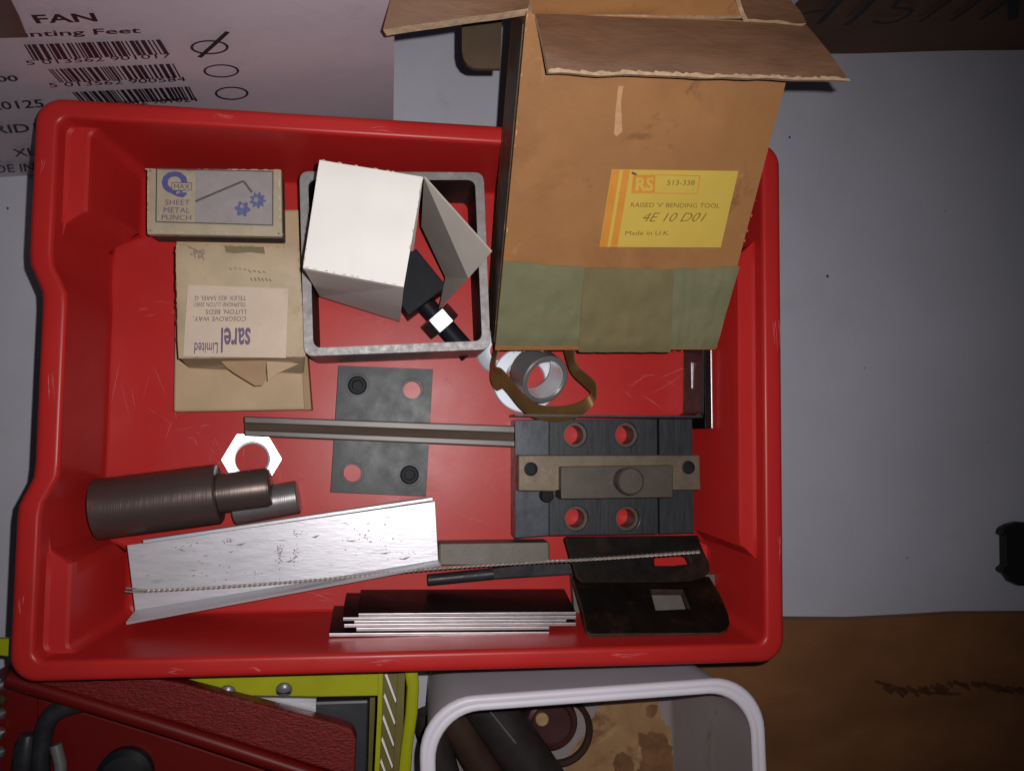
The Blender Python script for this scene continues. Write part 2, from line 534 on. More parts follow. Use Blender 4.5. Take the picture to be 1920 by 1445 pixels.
def tray_ring(hx, hy, r, z, lmid, lcor=0.0, rmid=0.0):
    """closed ring; lmid insets the middle of the left end, lcor its corners, rmid the middle of the right end"""
    pts = []
    NS, NL, NC = 40, 140, 8
    cors = [(hx - r, -hy + r, -90), (hx - r, hy - r, 0), (-hx + r, hy - r, 90), (-hx + r, -hy + r, 180)]

    def arc(k):
        cx, cy, a0 = cors[k]
        return [(cx + r * math.cos(math.radians(a0 + 90 * i / NC)), cy + r * math.sin(math.radians(a0 + 90 * i / NC))) for i in range(NC + 1)]
    a = [arc(k) for k in range(4)]

    def seg(p, q, n):
        return [(p[0] + (q[0] - p[0]) * i / n, p[1] + (q[1] - p[1]) * i / n) for i in range(1, n)]
    ring = []
    for k, n in ((0, NS), (1, NL), (2, NS), (3, NL)):
        ring += a[k] + seg(a[k][-1], a[(k + 1) % 4][0], n)
    for x, y in ring:
        ay = abs(y)
        if x < 0:
            e = 1 - smst(0.008, 0.05, x + hx)
            m = 1 - smst(0.046, 0.068, ay)
            c = smst(0.0885, 0.0925, ay)
            x += e * (lmid * m + lcor * c)
        else:
            e = 1 - smst(0.008, 0.05, hx - x)
            m = 1 - smst(0.0885, 0.0925, ay)
            x -= e * rmid * m
        pts.append(V((x, y, z)))
    return pts


rings = [
    tray_ring(0.1920, 0.1362, 0.012, -0.0025, 0.001),
    tray_ring(0.2004, 0.1440, 0.012, 0.045, 0.0058),
    tray_ring(0.2095, 0.1520, 0.012, 0.0455, 0.0078),
    tray_ring(0.2120, 0.1545, 0.014, 0.0450, 0.0078),
    tray_ring(0.2132, 0.1557, 0.014, 0.0520, 0.0078),
    tray_ring(0.2135, 0.1560, 0.014, 0.0620, 0.0078),
    tray_ring(0.21327, 0.15577, 0.0138, 0.06300, 0.0078),
    tray_ring(0.21262, 0.15512, 0.0132, 0.06395, 0.0078),
    tray_ring(0.21165, 0.15415, 0.0122, 0.06462, 0.0078),
    tray_ring(0.21050, 0.15300, 0.0112, 0.06490, 0.0078),
    tray_ring(0.2092, 0.1517, 0.010, 0.0650, 0.0078),
    tray_ring(0.2040, 0.1475, 0.007, 0.0650, 0.0082),
    tray_ring(0.2030, 0.1465, 0.0065, 0.06488, 0.0083),
    tray_ring(0.2022, 0.1457, 0.006, 0.06445, 0.0083),
    tray_ring(0.2016, 0.1451, 0.006, 0.0637, 0.0084),
    tray_ring(0.2013, 0.1448, 0.006, 0.0628, 0.0084),
    tray_ring(0.20113, 0.14464, 0.006, 0.0618, 0.00828, 0, 0),
    tray_ring(0.20024, 0.14379, 0.006, 0.0565, 0.00764, 0, 0),
    tray_ring(0.20002, 0.14358, 0.006, 0.0552, 0.00748, 0.002, 0.0016),
    tray_ring(0.19995, 0.14352, 0.006, 0.0548, 0.00744, 0.01, 0.0085),
    tray_ring(0.19978, 0.14336, 0.006, 0.0538, 0.00732, 0.0116, 0.0096),
    tray_ring(0.19939, 0.14299, 0.006, 0.0515, 0.00704, 0.012, 0.0099),
    tray_ring(0.19914, 0.14275, 0.006, 0.05, 0.00686, 0.01213917525773196, 0.009958762886597939),
    tray_ring(0.19150, 0.13549, 0.006, 0.0048, 0.00142, 0.01633298969072165, 0.011729484536082475),
    tray_ring(0.1912, 0.1352, 0.007, 0.0030, 0.0012, 0.0165, 0.0118),
    tray_ring(0.1902, 0.1344, 0.007, 0.0008, 0.0010, 0.0170, 0.0122),
    tray_ring(0.1890, 0.1332, 0.007, 0.0, 0.0010, 0.0170, 0.0122),
]
vs, fs = [], []
nr = len(rings[0])
for r in rings:
    vs += r
for j in range(len(rings) - 1):
    for i in range(nr):
        fs.append((j * nr + i, j * nr + (i + 1) % nr, (j + 1) * nr + (i + 1) % nr, (j + 1) * nr + i))
fs.append(tuple(range(nr)))
fs.append(tuple((len(rings) - 1) * nr + i for i in range(nr)))
tray = mk('storage_tray', vs, fs, 'red_plastic', smooth=True, angle=24)
tag(tray, 'big shallow red plastic tray holding the boxes and steel tooling', 'tray')

# ------------------------------------------------------------------ brown carton with yellow label
BL, BR = V((0.0415, 0.0263, 0.045)), V((0.1778, 0.0299, 0.0480))
TR, TL = V((0.1768, 0.1787, 0.1650)), V((0.0404, 0.1749, 0.1615))
CN = (BR - BL).cross(TL - BL).normalized()
CP = (BL, CN)
dep = -CN * 0.056
carton = thing('cardboard_carton', 'open brown cardboard carton with yellow label leaning in the tray', 'carton', (0.11, 0.06, 0.002))


def cw(u, v):
    p = noise.noise(V((u * 3, v * 3, 1.7))) * 0.0010 + noise.noise(V((u * 8, v * 8, 4.7))) * 0.0003
    k = min(u, 1 - u, v, 1 - v)
    return CN * p * min(1, k * 8)


grid_sheet('front_panel', BL, BR, TR, TL, 24, 30, 0.003, CN, 'brown_card', carton, cw, 'card_edge')
T_ = V((0.003, 0, 0))
plate('side_panel', [[BL, TL, TL + dep, BL + dep]], T_ * 1 + V((0, 0, -0.0005)), 'brown_card', carton, bevel=0)
plate('side_panel', [[BR, TR, TR + dep, BR + dep]], T_ * -1 + V((0, 0, -0.0005)), 'brown_card', carton, bevel=0)
plate('bottom_panel', [[BL + dep * .06, BR + dep * .06, BR + dep, BL + dep]], (TL - BL).normalized() * 0.003, 'brown_card', carton, bevel=0)
plate('back_panel', [[BL + dep, BR + dep, TR + dep, TL + dep]], CN * 0.003, 'brown_card', carton, bevel=0)
# tape along the lower edge of the front
e = 0.0006
def tape(name, pts, mat, nu=26, nv=18, seed=0.0, amp=0.0011):
    q = [on(x, y, CP) for x, y in pts]
    return grid_sheet(name, q[0], q[1], q[2], q[3], nu, nv, 0.0004, CN, mat, carton,
                      lambda u, v: CN * (0.0016 + abs(noise.noise(V((u * 5 + seed, v * 3, 2.0)))) * amp + abs(noise.noise(V((u * 11 + seed, v * 2.5, 6.0)))) * amp * .5 + 0.0020 * max(0, noise.noise(V((u * 6 + seed, 3.3, 1.0)))) * math.exp(-((v - .1) / .05) ** 2) + 0.0016 * max(0, noise.noise(V((u * 9 + seed, 7.7, 2.0)))) * math.exp(-((v - .45) / .05) ** 2)) + (CN.cross(V((1, 0, 0))) * 0.0011 * noise.noise(V((u * 7 + seed, 0.5, 8))) * (1 if v > .99 else 0)))
tape('tape', [(929, 644), (1084, 645), (1094, 499), (944, 487)], 'green_tape', seed=1)
tape('tape', [(1084, 657), (1256, 657), (1262, 502), (1094, 499)], 'clear_tape', seed=5)
tape('tape', [(1256, 648), (1341, 650), (1385, 497), (1262, 502)], 'green_tape', seed=9)
sd = (BL - BR).normalized()
sn = (TL - BL).normalized()
plate('worn_tape', [[BL + sd * .0004 + sn * .004 + dep * .05, TL + sd * .0004 - sn * .006 + dep * .05, TL + sd * .0004 - sn * .006 + dep * .7, BL + sd * .0004 + sn * .004 + dep * .7]], sd * 0.0005, 'worn_tape', carton, bevel=0)
# yellow label
q = [(1123, 461), (1350, 462), (1383, 319), (1146, 316)]
LQ = [on(x, y, CP) + CN * 0.0014 for x, y in q]
LP = (LQ[0], CN)


def lab(u, v):
    return (LQ[0] * (1 - u) + LQ[1] * u) * (1 - v) + (LQ[3] * (1 - u) + LQ[2] * u) * v


label = plate('label', [LQ], CN * -0.0003, 'yellow_label', carton, bevel=0)
def lrect(u0, v0, u1, v1):
    return [lab(u0, v0), lab(u1, v0), lab(u1, v1), lab(u0, v1)]
flat('stripe', [lrect(0.002, 0.002, 0.063, 0.998), lrect(0.088, 0.002, 0.143, 0.998)], 'orange_ink', label, CN)
def lpx(x, y):
    return on(1100 + x / 6, 300 + y / 6, LP)
flat('logo_block', [[lpx(500, 372), lpx(764, 372), lpx(772, 165), lpx(520, 165)]], 'orange_ink', label, CN)
flat('rule', polystroke([lpx(764, 372), lpx(1245, 375), lpx(1272, 175), lpx(772, 165)], 0.0005, CN), 'orange_ink', label, CN)
text('RS', lpx(545, 345), lpx(745, 345), lpx(556, 190), 'yellow_label', label, bold=0.03, eps=0.0006)
text('513-338', lpx(900, 280), lpx(1210, 282), lpx(908, 222), 'label_ink', label)
text("RAISED 'V' BENDING TOOL", lpx(492, 527), lpx(1490, 537), lpx(500, 474), 'label_ink', label)
text('4E 10 D01', lpx(620, 690), lpx(1330, 690), lpx(640, 590), 'label_ink', label, shear=0.35, bold=-0.008)
text('Made in U.K.', lpx(430, 842), lpx(930, 842), lpx(440, 795), 'label_ink', label)
flat('speck', polystroke([lpx(505, 140), lpx(560, 165)], 0.0012, CN), 'ink_dark', label, CN)
# flaps
hg0, hg1 = on(1003, 24, CP), on(1508, 44, CP)
f0, f1 = at(1028, 136, 0.166), at(1592, 152, 0.178)
def fw(u, v):
    return CN * (0.004 * math.sin(v * math.pi) + 0.0012 * noise.noise(V((u * 4, v * 3, 9)))) + V((0, 0.0012 * noise.noise(V((u * 9, v * 2, 3))), 0)) * v
flap = grid_sheet('front_flap', hg0 + CN * .002, hg1 + CN * .002, f1, f0, 24, 10, 0.0040, V((0, -.2, 1)), 'brown_card_inside', carton, fw, 'card_edge')
lf = [at(718, 56, 0.150), at(990, 16, 0.163), at(1010, -60, 0.180), at(740, -30, 0.158)]
grid_sheet('side_flap', lf[0], lf[1], lf[2], lf[3], 12, 6, 0.0062, V((-.3, 0, 1)), 'brown_card_inside', carton, lambda u, v: V((0, 0, 0.001 * noise.noise(V((u * 3, v * 3, 5))))), 'card_edge')
bf = [on(998, 27, CP) + CN * .0005, on(1402, 29, CP) + CN * .0005, at(1412, -70, .186), at(985, -70, .186)]
grid_sheet('back_flap', bf[0], bf[1], bf[2], bf[3], 12, 6, 0.003, V((0, 0, 1)), 'brown_card', carton, lambda u, v: V((0, 0, 0.0015 * noise.noise(V((u * 3, v * 3, 15))))), 'card_edge')
rf = [at(1402, 36, .167), at(1512, 44, .170), at(1440, -70, .205), at(1360, -70, .195)]
grid_sheet('side_flap', rf[0], rf[1], rf[2], rf[3], 10, 8, 0.003, V((.2, 0, 1)), 'brown_card_inside', carton, lambda u, v: V((0, 0, 0.002 * noise.noise(V((u * 3, v * 3, 25))))), 'card_edge')
rt = random.Random(21)
te = []
for i in range(90):
    u0, u1 = i / 90, (i + 1) / 90
    def ep(u, wd):
        p = f0.lerp(f1, u) + fw(u, 1.0)
        q = (hg0 + CN * .002).lerp(hg1 + CN * .002, u) + fw(u, 0.0)
        return p + (q - p).normalized() * wd + V((0, 0, .0004))
    a_, b_ = rt.uniform(.0006, .0022), rt.uniform(.0006, .0022)
    if i:
        a_ = last
    last = b_
    te.append([ep(u0, -.0006), ep(u1, -.0006), ep(u1, b_), ep(u0, a_)])
flat('torn_edge', te, 'card_edge', flap, V((0, 0, 1)), .0004)
fr = []
def fray(a, b, n, inward, sz, prob=.5):
    for i in range(n):
        if rt.random() > prob:
            continue
        t = (i + rt.random()) / n
        p = a.lerp(b, t)
        d = (b - a).normalized()
        l = sz * rt.uniform(.5, 2.2)
        wv = inward.normalized() * sz * rt.uniform(.15, .6)
        fr.append([p, p + d * l, p + d * l * .7 + wv, p + d * l * .2 + wv * rt.uniform(.3, 1)])
up_ = CN * .0012
fray(BL + up_, TL + up_, 60, BR - BL, .0018, .22)
fray(BR + up_, TR + up_, 60, BL - BR, .0013, .12)
fray(BL + up_, BR + up_, 50, TL - BL, .0012, .2)
flat('frayed_edge', fr, 'scar_card', carton, CN, .0004)
bpy.data.objects['frayed_edge']['kind'] = 'stuff'
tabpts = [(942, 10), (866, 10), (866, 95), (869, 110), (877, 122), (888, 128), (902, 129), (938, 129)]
slab('tuck_tab', tabpts, 0.085, 0.082, 'tab_card_shaded', carton, bevel=0)
# torn paper streak on the front
flat('paper_scar', [[on(x, y, CP) + CN * 0.0012 for x, y in ((1158, 160), (1168, 160), (1163, 190), (1166, 245), (1155, 254), (1150, 250), (1153, 205))]], 'scar_card', carton, CN)

# ------------------------------------------------------------------ white fan carton, upper left
b0 = at(25, 332, TABLE)
fd = V((math.cos(math.radians(7)), math.sin(math.radians(7)), 0))
fn = V((fd.y, -fd.x, 0))
FP = (b0, fn)
fx1 = (-0.0215 - b0.x) / fd.x
pl, pr = b0 - fd * 0.16, b0 + fd * fx1
FH = 0.18
fan = thing('fan_carton', 'white printed carton with barcodes standing behind the red tray', 'carton', ((pl + pr) / 2)[:])
bk = -fn * 0.2
grid_sheet('front_panel', pl, pr, pr + UP * (FH - TABLE), pl + UP * (FH - TABLE), 30, 16, 0.004, fn, 'fan_card', fan,
           lambda u, v: fn * (0.0012 * noise.noise(V((u * 5, v * 4, 3.3)))), 'fan_card')
plate('side_panel', [[pr + fn * -.004, pr + bk, pr + bk + UP * (FH - TABLE), pr + fn * -.004 + UP * (FH - TABLE)]], fd * -0.004, 'fan_card', fan, bevel=0)
plate('top_panel', [[pl + UP * (FH - TABLE), pr + UP * (FH - TABLE), pr + bk + UP * (FH - TABLE), pl + bk + UP * (FH - TABLE)]], UP * 0.004, 'fan_card', fan, bevel=0)
FO = (b0 + fn * 0.0016, fn)
def F(x, y):
    return on(x, y, FO)
def ft(s, bl, br, tl, **k):
    text(s, F(*bl), F(*br), F(*tl), 'ink_black', fan, **k)
ft('AT', (-12, 13), (33, 10), (-26, -8), bold=.02)
ft('FAN', (69, 43), (184, 39), (58, 27), bold=.02)
ft('Mounting Feet', (-36, 75), (265, 64), (-44, 61), bold=.012)
ft('5 013562 901017', (52, 121), (322, 107), (46, 113))
ft('5 013562 900584', (95, 163), (349, 151), (90, 155))
ft('5 013562 901024', (168, 200), (372, 189), (162, 192))
ft('00', (-4, 153), (36, 151), (-10, 142), bold=.02)
ft('20125', (-14, 206), (84, 200), (-22, 191), bold=.012)
ft('GRID1', (-40, 252), (72, 246), (-48, 236), bold=.012)
ft('XL', (28, 293), (70, 290), (22, 279), bold=.012)
ft('MADE IN', (-50, 326), (66, 320), (-56, 311), bold=.012)
def bars(tl, tr, br, bl, seed):
    rnd = random.Random(seed)
    polys, u = [], 0.0
    tl, tr, br, bl = [F(*p) for p in (tl, tr, br, bl)]
    while u < 0.99:
        wd = rnd.choice((1, 1, 2, 3)) / 95
        u2 = min(1, u + wd)
        polys.append([bl + (br - bl) * u, bl + (br - bl) * u2, tl + (tr - tl) * u2, tl + (tr - tl) * u])
        u = u2 + rnd.choice((1, 1, 2, 2)) / 95
    flat('barcode', polys, 'ink_black', fan, fn)
bars((45, 83), (300, 73), (317, 100), (63, 113), 1)
bars((90, 129), (330, 118), (344, 144), (113, 154), 2)
bars((135, 172), (357, 161), (370, 186), (158, 196), 3)
def ell(cx, cy, rx, ry, t, wd):
    o = [F(cx + rx * math.cos(a * math.pi / 20), cy + ry * math.sin(a * math.pi / 20)) for a in range(40)]
    i = [F(cx + (rx - wd) * math.cos(a * math.pi / 20), cy + (ry - t) * math.sin(a * math.pi / 20)) for a in range(40)]
    flat('circle_mark', [[o[k], o[(k + 1) % 40], i[(k + 1) % 40], i[k]] for k in range(40)], 'ink_black', fan, fn)
ell(393, 87.5, 36, 13.5, 2.6, 5)
ell(415, 132, 33.5, 12.5, 2.2, 4)
ell(434.5, 174, 31.5, 12.5, 2.2, 4)
flat('slash_mark', polystroke([F(374, 106), F(400, 83), F(427, 58)], 0.0024, fn), 'marker_black', fan, fn, 0.0005)
plate('tape', [[F(-30, 70), F(51, 68), F(37, 32), F(18, -6), F(-30, -6)]], fn * 0.0006, 'brown_tape', fan, bevel=0)

# ------------------------------------------------------------------ dark carton upper right with marker letters
d0, d1 = at(1500, 104, TABLE), at(1990, 90, TABLE)
dd = (d1 - d0).normalized()
dn = V((dd.y, -dd.x, 0))
d0 = d0 - dd * 0.04
dk = thing('marked_carton', 'dark brown carton with big black marker letters behind the table top', 'carton', ((d0 + d1) / 2)[:])
dl = (d1 - d0).length + 0.1
c = [d0, d0 + dd * dl, d0 + dd * dl + UP * .1, d0 + UP * .1]
grid_sheet('front_panel', c[0], c[1], c[2], c[3], 20, 8, 0.004, dn, 'dark_card', dk, lambda u, v: dn * (0.002 * noise.noise(V((u * 4, v * 2, 7)))), 'dark_card')
plate('top_panel', [[c[3], c[2], c[2] - dn * .2, c[3] - dn * .2]], UP * .003, 'dark_card', dk, bevel=0)
DO = (d0 + dn * 0.003, dn)
D = lambda x, y: on(x, y, DO)
st = []
for pts, wd in (([(1502, 27), (1528, 20), (1550, 18)], .0022), ([(1534, 45), (1552, 26), (1580, -4)], .005), ([(1588, 46), (1612, 26), (1640, -4)], .005),
                ([(1637, 39), (1655, 43), (1678, 41), (1700, 30), (1712, 19), (1700, 15), (1674, 14), (1684, 2), (1700, -8)], .0034),
                ([(1724, 41), (1752, 22), (1786, -4)], .004), ([(1783, 38), (1812, 20), (1842, -4)], .004), ([(1838, 36), (1868, 16), (1892, -4)], .004),
                ([(1900, 36), (1900, -4)], .007)):
    st += polystroke([D(*p) for p in pts], wd, dn)
flat('marker_lettering', st, 'marker_black', dk, dn)

# ------------------------------------------------------------------ brown cardboard sheet lower right
bz = TABLE + 0.012
bc = [(1300, 1180), (1470, 1160), (1600, 1161), (1720, 1155), (1800, 1150), (1990, 1149), (1990, 1520), (1300, 1520)]
bench = slab('cardboard_sheet', bc, bz, TABLE + 0.0005, 'bench_card', bevel=0.001)
bench_t = tag(bench, 'large flat sheet of dark brown cardboard at the lower right', 'cardboard')
ms = []
rs = random.Random(5)
for k in range(26):
    x, y = 1655 + k * 11, 1284 + 10 * math.sin(k * .35) * .6 + rs.uniform(-3, 3)
    ms += polystroke([at(x, y, bz), at(x + rs.uniform(10, 22), y + rs.uniform(4, 16), bz)], rs.uniform(.0022, .0042), UP)
ms += polystroke([at(1640, 1276, bz), at(1690, 1290, bz), at(1740, 1298, bz), at(1800, 1300, bz)], .0022, UP)
flat('marker_smudge', ms, 'marker_maroon', bench, UP)

# black part at right edge
bp = [(1990, 985), (1912, 978), (1892, 983), (1880, 990), (1876, 1002), (1884, 1004), (1885, 1060), (1876, 1066), (1878, 1072), (1888, 1078), (1896, 1090), (1912, 1098), (1990, 1100)]
tag(slab('plug_housing', bp, TABLE + 0.008, TABLE + 0.0005, 'pure_black', bevel=0.002), 'black plastic plug housing at the right edge of the table', 'plug')

# ------------------------------------------------------------------ small boxes
kb = thing('kraft_box', 'flat plain kraft box lowest under the sarel packet', 'box', at(455, 590, 0)[:])
kt = [(325, 772), (580, 768), (561, 392), (330, 396)]
slab('box_body', kt, 0.013, 0.0005, 'kraft', kb, bevel=0.0015)
plate('lid_edge', [[at(570, 769, .0134), at(584, 768, .0134), at(572, 610, .0134), at(562, 612, .0134)]], (0, 0, -0.012), 'kraft_dark', kb, bevel=0.0004)

sb = thing('packet_box', 'creased manila packet with pink address label on the kraft box', 'box', at(450, 570, .013)[:])
tz = 0.050
top = [at(333, 671, tz), at(572, 668, tz - .003), at(560, 462, tz), at(328, 457, tz)]
bot = [at(352, 690, .0137), at(570, 702, .0137), at(572, 480, .0137), at(352, 478, .0137)]
def sw(u, v):
    return UP * (0.0012 * noise.noise(V((u * 3, v * 3, 11))) - 0.0015 * (abs(u - .5) * 2) ** 6 - 0.0012 * (abs(v - .5) * 2) ** 6)
grid_sheet('top_panel', top[0], top[1], top[2], top[3], 20, 20, 0.0008, UP, 'manila', sb, sw)
vs, fs = [], []
boxgeo([b + UP * 0 for b in bot] + [t - UP * .0022 for t in top], vs, fs)
mk('box_body', vs, fs, 'manila', sb, bevel=0.0015)
slab('folded_flap', [(410, 671), (500, 672), (497, 712), (492, 722), (478, 723), (440, 700), (424, 688)], .036, .0352, 'kraft_dark', sb, bevel=0)
slab('folded_flap', [(500, 672), (560, 682), (520, 700), (502, 714)], .034, .0333, 'kraft', sb, bevel=0)
SZ = tz + 0.0016
S = lambda x, y: at(x, y, SZ)
sl = plate('address_label', [[S(343, 668), S(536, 671), S(541, 541), S(352, 534)]], (0, 0, -0.0004), 'pink_label', sb, bevel=0)
def s180(s, x0, y0, x1, y1, mat='ink_violet', **k):
    sk = 2
    text(s, S(x1, y0), S(x0, y0 + sk * 0), S(x1 - 1, y1), mat, sl, **k)
s180('sarel', 415, 614, 470, 661, bold=.02)
s180('Limited', 365, 642, 409, 663, bold=.012)
s180('COSGROVE WAY,', 363, 592, 462, 602, 'ink_dark')
s180('LUTON, BEDS.', 384, 579, 462, 589, 'ink_dark')
s180('TELEPHONE: LUTON 20451', 366, 567, 462, 575, 'ink_dark')
s180('TELEX: 825 SAREL G', 366, 555, 462, 563, 'ink_dark')
sc = []
random.seed(3)
for k in range(9):
    a = S(356 + random.random() * 26, 470 + random.random() * 16)
    sc += polystroke([a, a + V((random.uniform(-.006, .006), random.uniform(-.004, .004), 0))], .0006, UP)
for k in range(8):
    x = 430 + k * 9
    sc += polystroke([S(x, 502 + k * 1.0), S(x + 5, 504 + k * 1.2 + random.uniform(-3, 3))], .0007, UP)
for k in range(6):
    x = 470 + k * 7
    sc += polystroke([S(x, 522 + random.uniform(-4, 2)), S(x + 4, 527)], .0007, UP)
flat('pencil_scrawl', sc, 'ink_faint', sb, UP)

qb = thing('punch_box', 'worn little box printed SHEET METAL PUNCH with blue Q', 'box', at(402, 390, 0)[:])
QZ = 0.038
qc = [(277, 436), (527, 441), (525, 319), (277, 317)]
slab('box_body', qc, QZ - .0012, 0.0136, 'punch_side', qb, bevel=0.001)
def qw(u, v):
    k = (abs(u - .5) * 2) ** 10 + (abs(v - .5) * 2) ** 8
    return UP * (-0.0013 * min(1, k) + 0.0005 * noise.noise(V((u * 5, v * 3, 21))))
qt = P(qc, QZ)
grid_sheet('lid', qt[0] + V((-.0005, -.0005, 0)), qt[1] + V((.0005, -.0005, 0)), qt[2] + V((.0005, .0005, 0)), qt[3] + V((-.0005, .0005, 0)), 26, 16, 0.005, UP, 'punch_card', qb, qw, 'punch_edge')
QP = QZ + 0.0006
Q = lambda x, y: at(260 + x / 5.647, 300 + y / 5.647, QP)
flat('picture_panel', [[Q(600, 665), Q(1420, 690), Q(1420, 125), Q(605, 100)]], 'print_grey', qb, UP, 0.0001)
flat('border_rule', polystroke([Q(185, 655), Q(1420, 692), Q(1422, 125), Q(192, 95), Q(185, 655)], .0007, UP), 'ink_dark', qb, UP)
flat('tool_drawing', polystroke([Q(600, 440), Q(1110, 225), Q(1200, 345)], .0012, UP), 'ink_dark', qb, UP)
def gear(cx, cy, r, teeth):
    pts = []
    for k in range(teeth * 4):
        a = 2 * math.pi * k / (teeth * 4)
        rr = r * (1.0 if k % 4 in (0, 1) else 0.72)
        pts.append(Q(cx + rr * math.cos(a), cy + rr * math.sin(a)))
    c0 = Q(cx, cy)
    return [[c0, pts[k], pts[(k + 1) % len(pts)]] for k in range(len(pts))]
flat('punch_drawing', gear(1100, 520, 85, 6) + gear(1262, 430, 88, 9), 'ink_blue_pale', qb, UP)
flat('punch_shine', gear(1245, 425, 30, 5) + gear(1095, 495, 24, 5), 'print_grey', qb, UP, .0005)
text('Q', Q(245, 400), Q(520, 400), Q(245, 120), 'ink_blue', qb, bold=.045)
flat('name_plate', [[Q(355, 325), Q(565, 325), Q(565, 245), Q(355, 245)]], 'punch_card', qb, UP, .0005)
flat('name_rule', polystroke([Q(355, 325), Q(565, 325), Q(565, 245), Q(355, 245), Q(355, 325)], .0004, UP), 'ink_blue', qb, UP, .0007)
text('MAX', Q(378, 312), Q(545, 312), Q(378, 260), 'ink_dark', qb, bold=0, eps=.0008)
text('SHEET', Q(282, 476), Q(540, 478), Q(285, 422), 'ink_violet', qb, bold=0)
text('METAL', Q(264, 558), Q(543, 562), Q(268, 502), 'ink_violet', qb, bold=0)
text('PUNCH', Q(244, 632), Q(556, 638), Q(248, 580), 'ink_violet', qb, bold=0)

fr = []
q4 = [p + UP * .0001 for p in P(qc, QZ - .0002)]
for i in range(4):
    fray(q4[i], q4[(i + 1) % 4], 40, (q4[(i + 2) % 4] - q4[(i + 1) % 4]), .0016, .6)
flat('worn_edge', fr, 'punch_edge', qb, UP, .0006)
# ------------------------------------------------------------------ square steel frame
FZ = 0.051
fo = [(561, 321), (907, 323), (920, 655), (570, 668)]
def rounded(pts, r, n=6):
    out = []
    m = len(pts)
    for i in range(m):
        p, a, b = pts[i], pts[i - 1], pts[(i + 1) % m]
        u, v = (a - p).normalized(), (b - p).normalized()
        p1, p2 = p + u * r, p + v * r
        for k in range(n + 1):
            t = k / n
            out.append((p1 * (1 - t) + p * t) * (1 - t) + (p * (1 - t) + p2 * t) * t)
    return out
fO = P(fo, FZ)
cen = sum(fO, V()) / 4
fI = [p + V((math.copysign(.0052, cen.x - p.x), math.copysign(.0050, cen.y - p.y), 0)) for p in fO]
LO, LI = rounded(fO, .006), rounded(fI, .005)
frame = thing('square_tube', 'cut length of square steel tube standing around the white box', 'steel frame', (cen.x, cen.y, 0))
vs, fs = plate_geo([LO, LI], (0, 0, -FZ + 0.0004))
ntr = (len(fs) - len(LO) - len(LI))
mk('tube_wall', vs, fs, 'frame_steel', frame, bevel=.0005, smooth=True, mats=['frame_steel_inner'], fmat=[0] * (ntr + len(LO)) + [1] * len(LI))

# white box + flap
wb = thing('white_box', 'tall white card box with its side flap open, standing inside the steel frame', 'box', at(670, 450, 0)[:])
wt = [at(568, 501, .106), at(757, 537, .110), at(793, 331, .113), at(599, 299, .109)]
wbm = [at(600, 556, .020), at(750, 603, .014), at(775, 470, .014), at(625, 420, .02)]
grid_sheet('top_panel', wt[0], wt[1], wt[2], wt[3], 14, 14, 0.0008, UP, 'white_card', wb, lambda u, v: UP * (0.0007 * noise.noise(V((u * 2.5, v * 4, 31))) - 0.0008 * (abs(v - .5) * 2) ** 8))
dz = UP * -.0012
fr = []
w4 = [p + UP * .0003 for p in wt]
for i in range(4):
    fray(w4[i], w4[(i + 1) % 4], 30, w4[(i + 2) % 4] - w4[(i + 1) % 4], .0016, .3)
flat('worn_edge', fr, 'pink_label', wb, UP, .0004)
plate('front_panel', [[wbm[0], wbm[1], wt[1] + dz, wt[0] + dz]], (0, .0008, 0), 'white_card', wb, bevel=0)
plate('lid_lip', [[wt[0] + dz * .6 + V((0, -.0002, 0)), wt[1] + dz * .6 + V((0, -.0002, 0)), wt[1] + dz * .6 + V((0, -.0006, -.0045)), wt[0] + dz * .6 + V((0, -.0006, -.0045))]], (0, .0004, 0), 'white_card', wb, bevel=0)
plate('side_panel', [[wbm[0], wbm[3], wt[3] + dz, wt[0] + dz]], (.0008, 0, 0), 'white_card', wb, bevel=0)
plate('back_panel', [[wbm[3], wbm[2], wt[2] + dz, wt[3] + dz]], (0, -.0008, 0), 'white_card', wb, bevel=0)
fl = [at(795, 333, .108), at(921, 473, .098), at(878, 522, .075), at(823, 580, .030), at(835, 520, .030), at(790, 424, .045)]
vs = [p for p in fl] + [p + V((.0006, .0006, 0)) for p in fl]
mk('side_flap', vs, [(0, 1, 2, 5), (5, 2, 4), (2, 3, 4), (11, 8, 7, 6), (10, 8, 11), (10, 9, 8), (0, 1, 7, 6), (1, 2, 8, 7), (2, 3, 9, 8), (3, 4, 10, 9), (4, 5, 11, 10), (5, 0, 6, 11)], 'grey_card', wb)

fr = []
t4 = [top[0] - UP * .0014, top[1] - UP * .0014, top[2] - UP * .0014, top[3] - UP * .0014]
for i in range(4):
    fray(t4[i] + UP * .0004, t4[(i + 1) % 4] + UP * .0004, 34, t4[(i + 2) % 4] - t4[(i + 1) % 4], .0018, .35)
flat('worn_edge', fr, 'kraft_dark', sb, UP, .0005)
flat('old_tape', [[S(424, 473), S(440, 475), S(470, 473), S(497, 476), S(495, 463), S(421, 461)]], 'clear_tape', sb, UP, .0003)

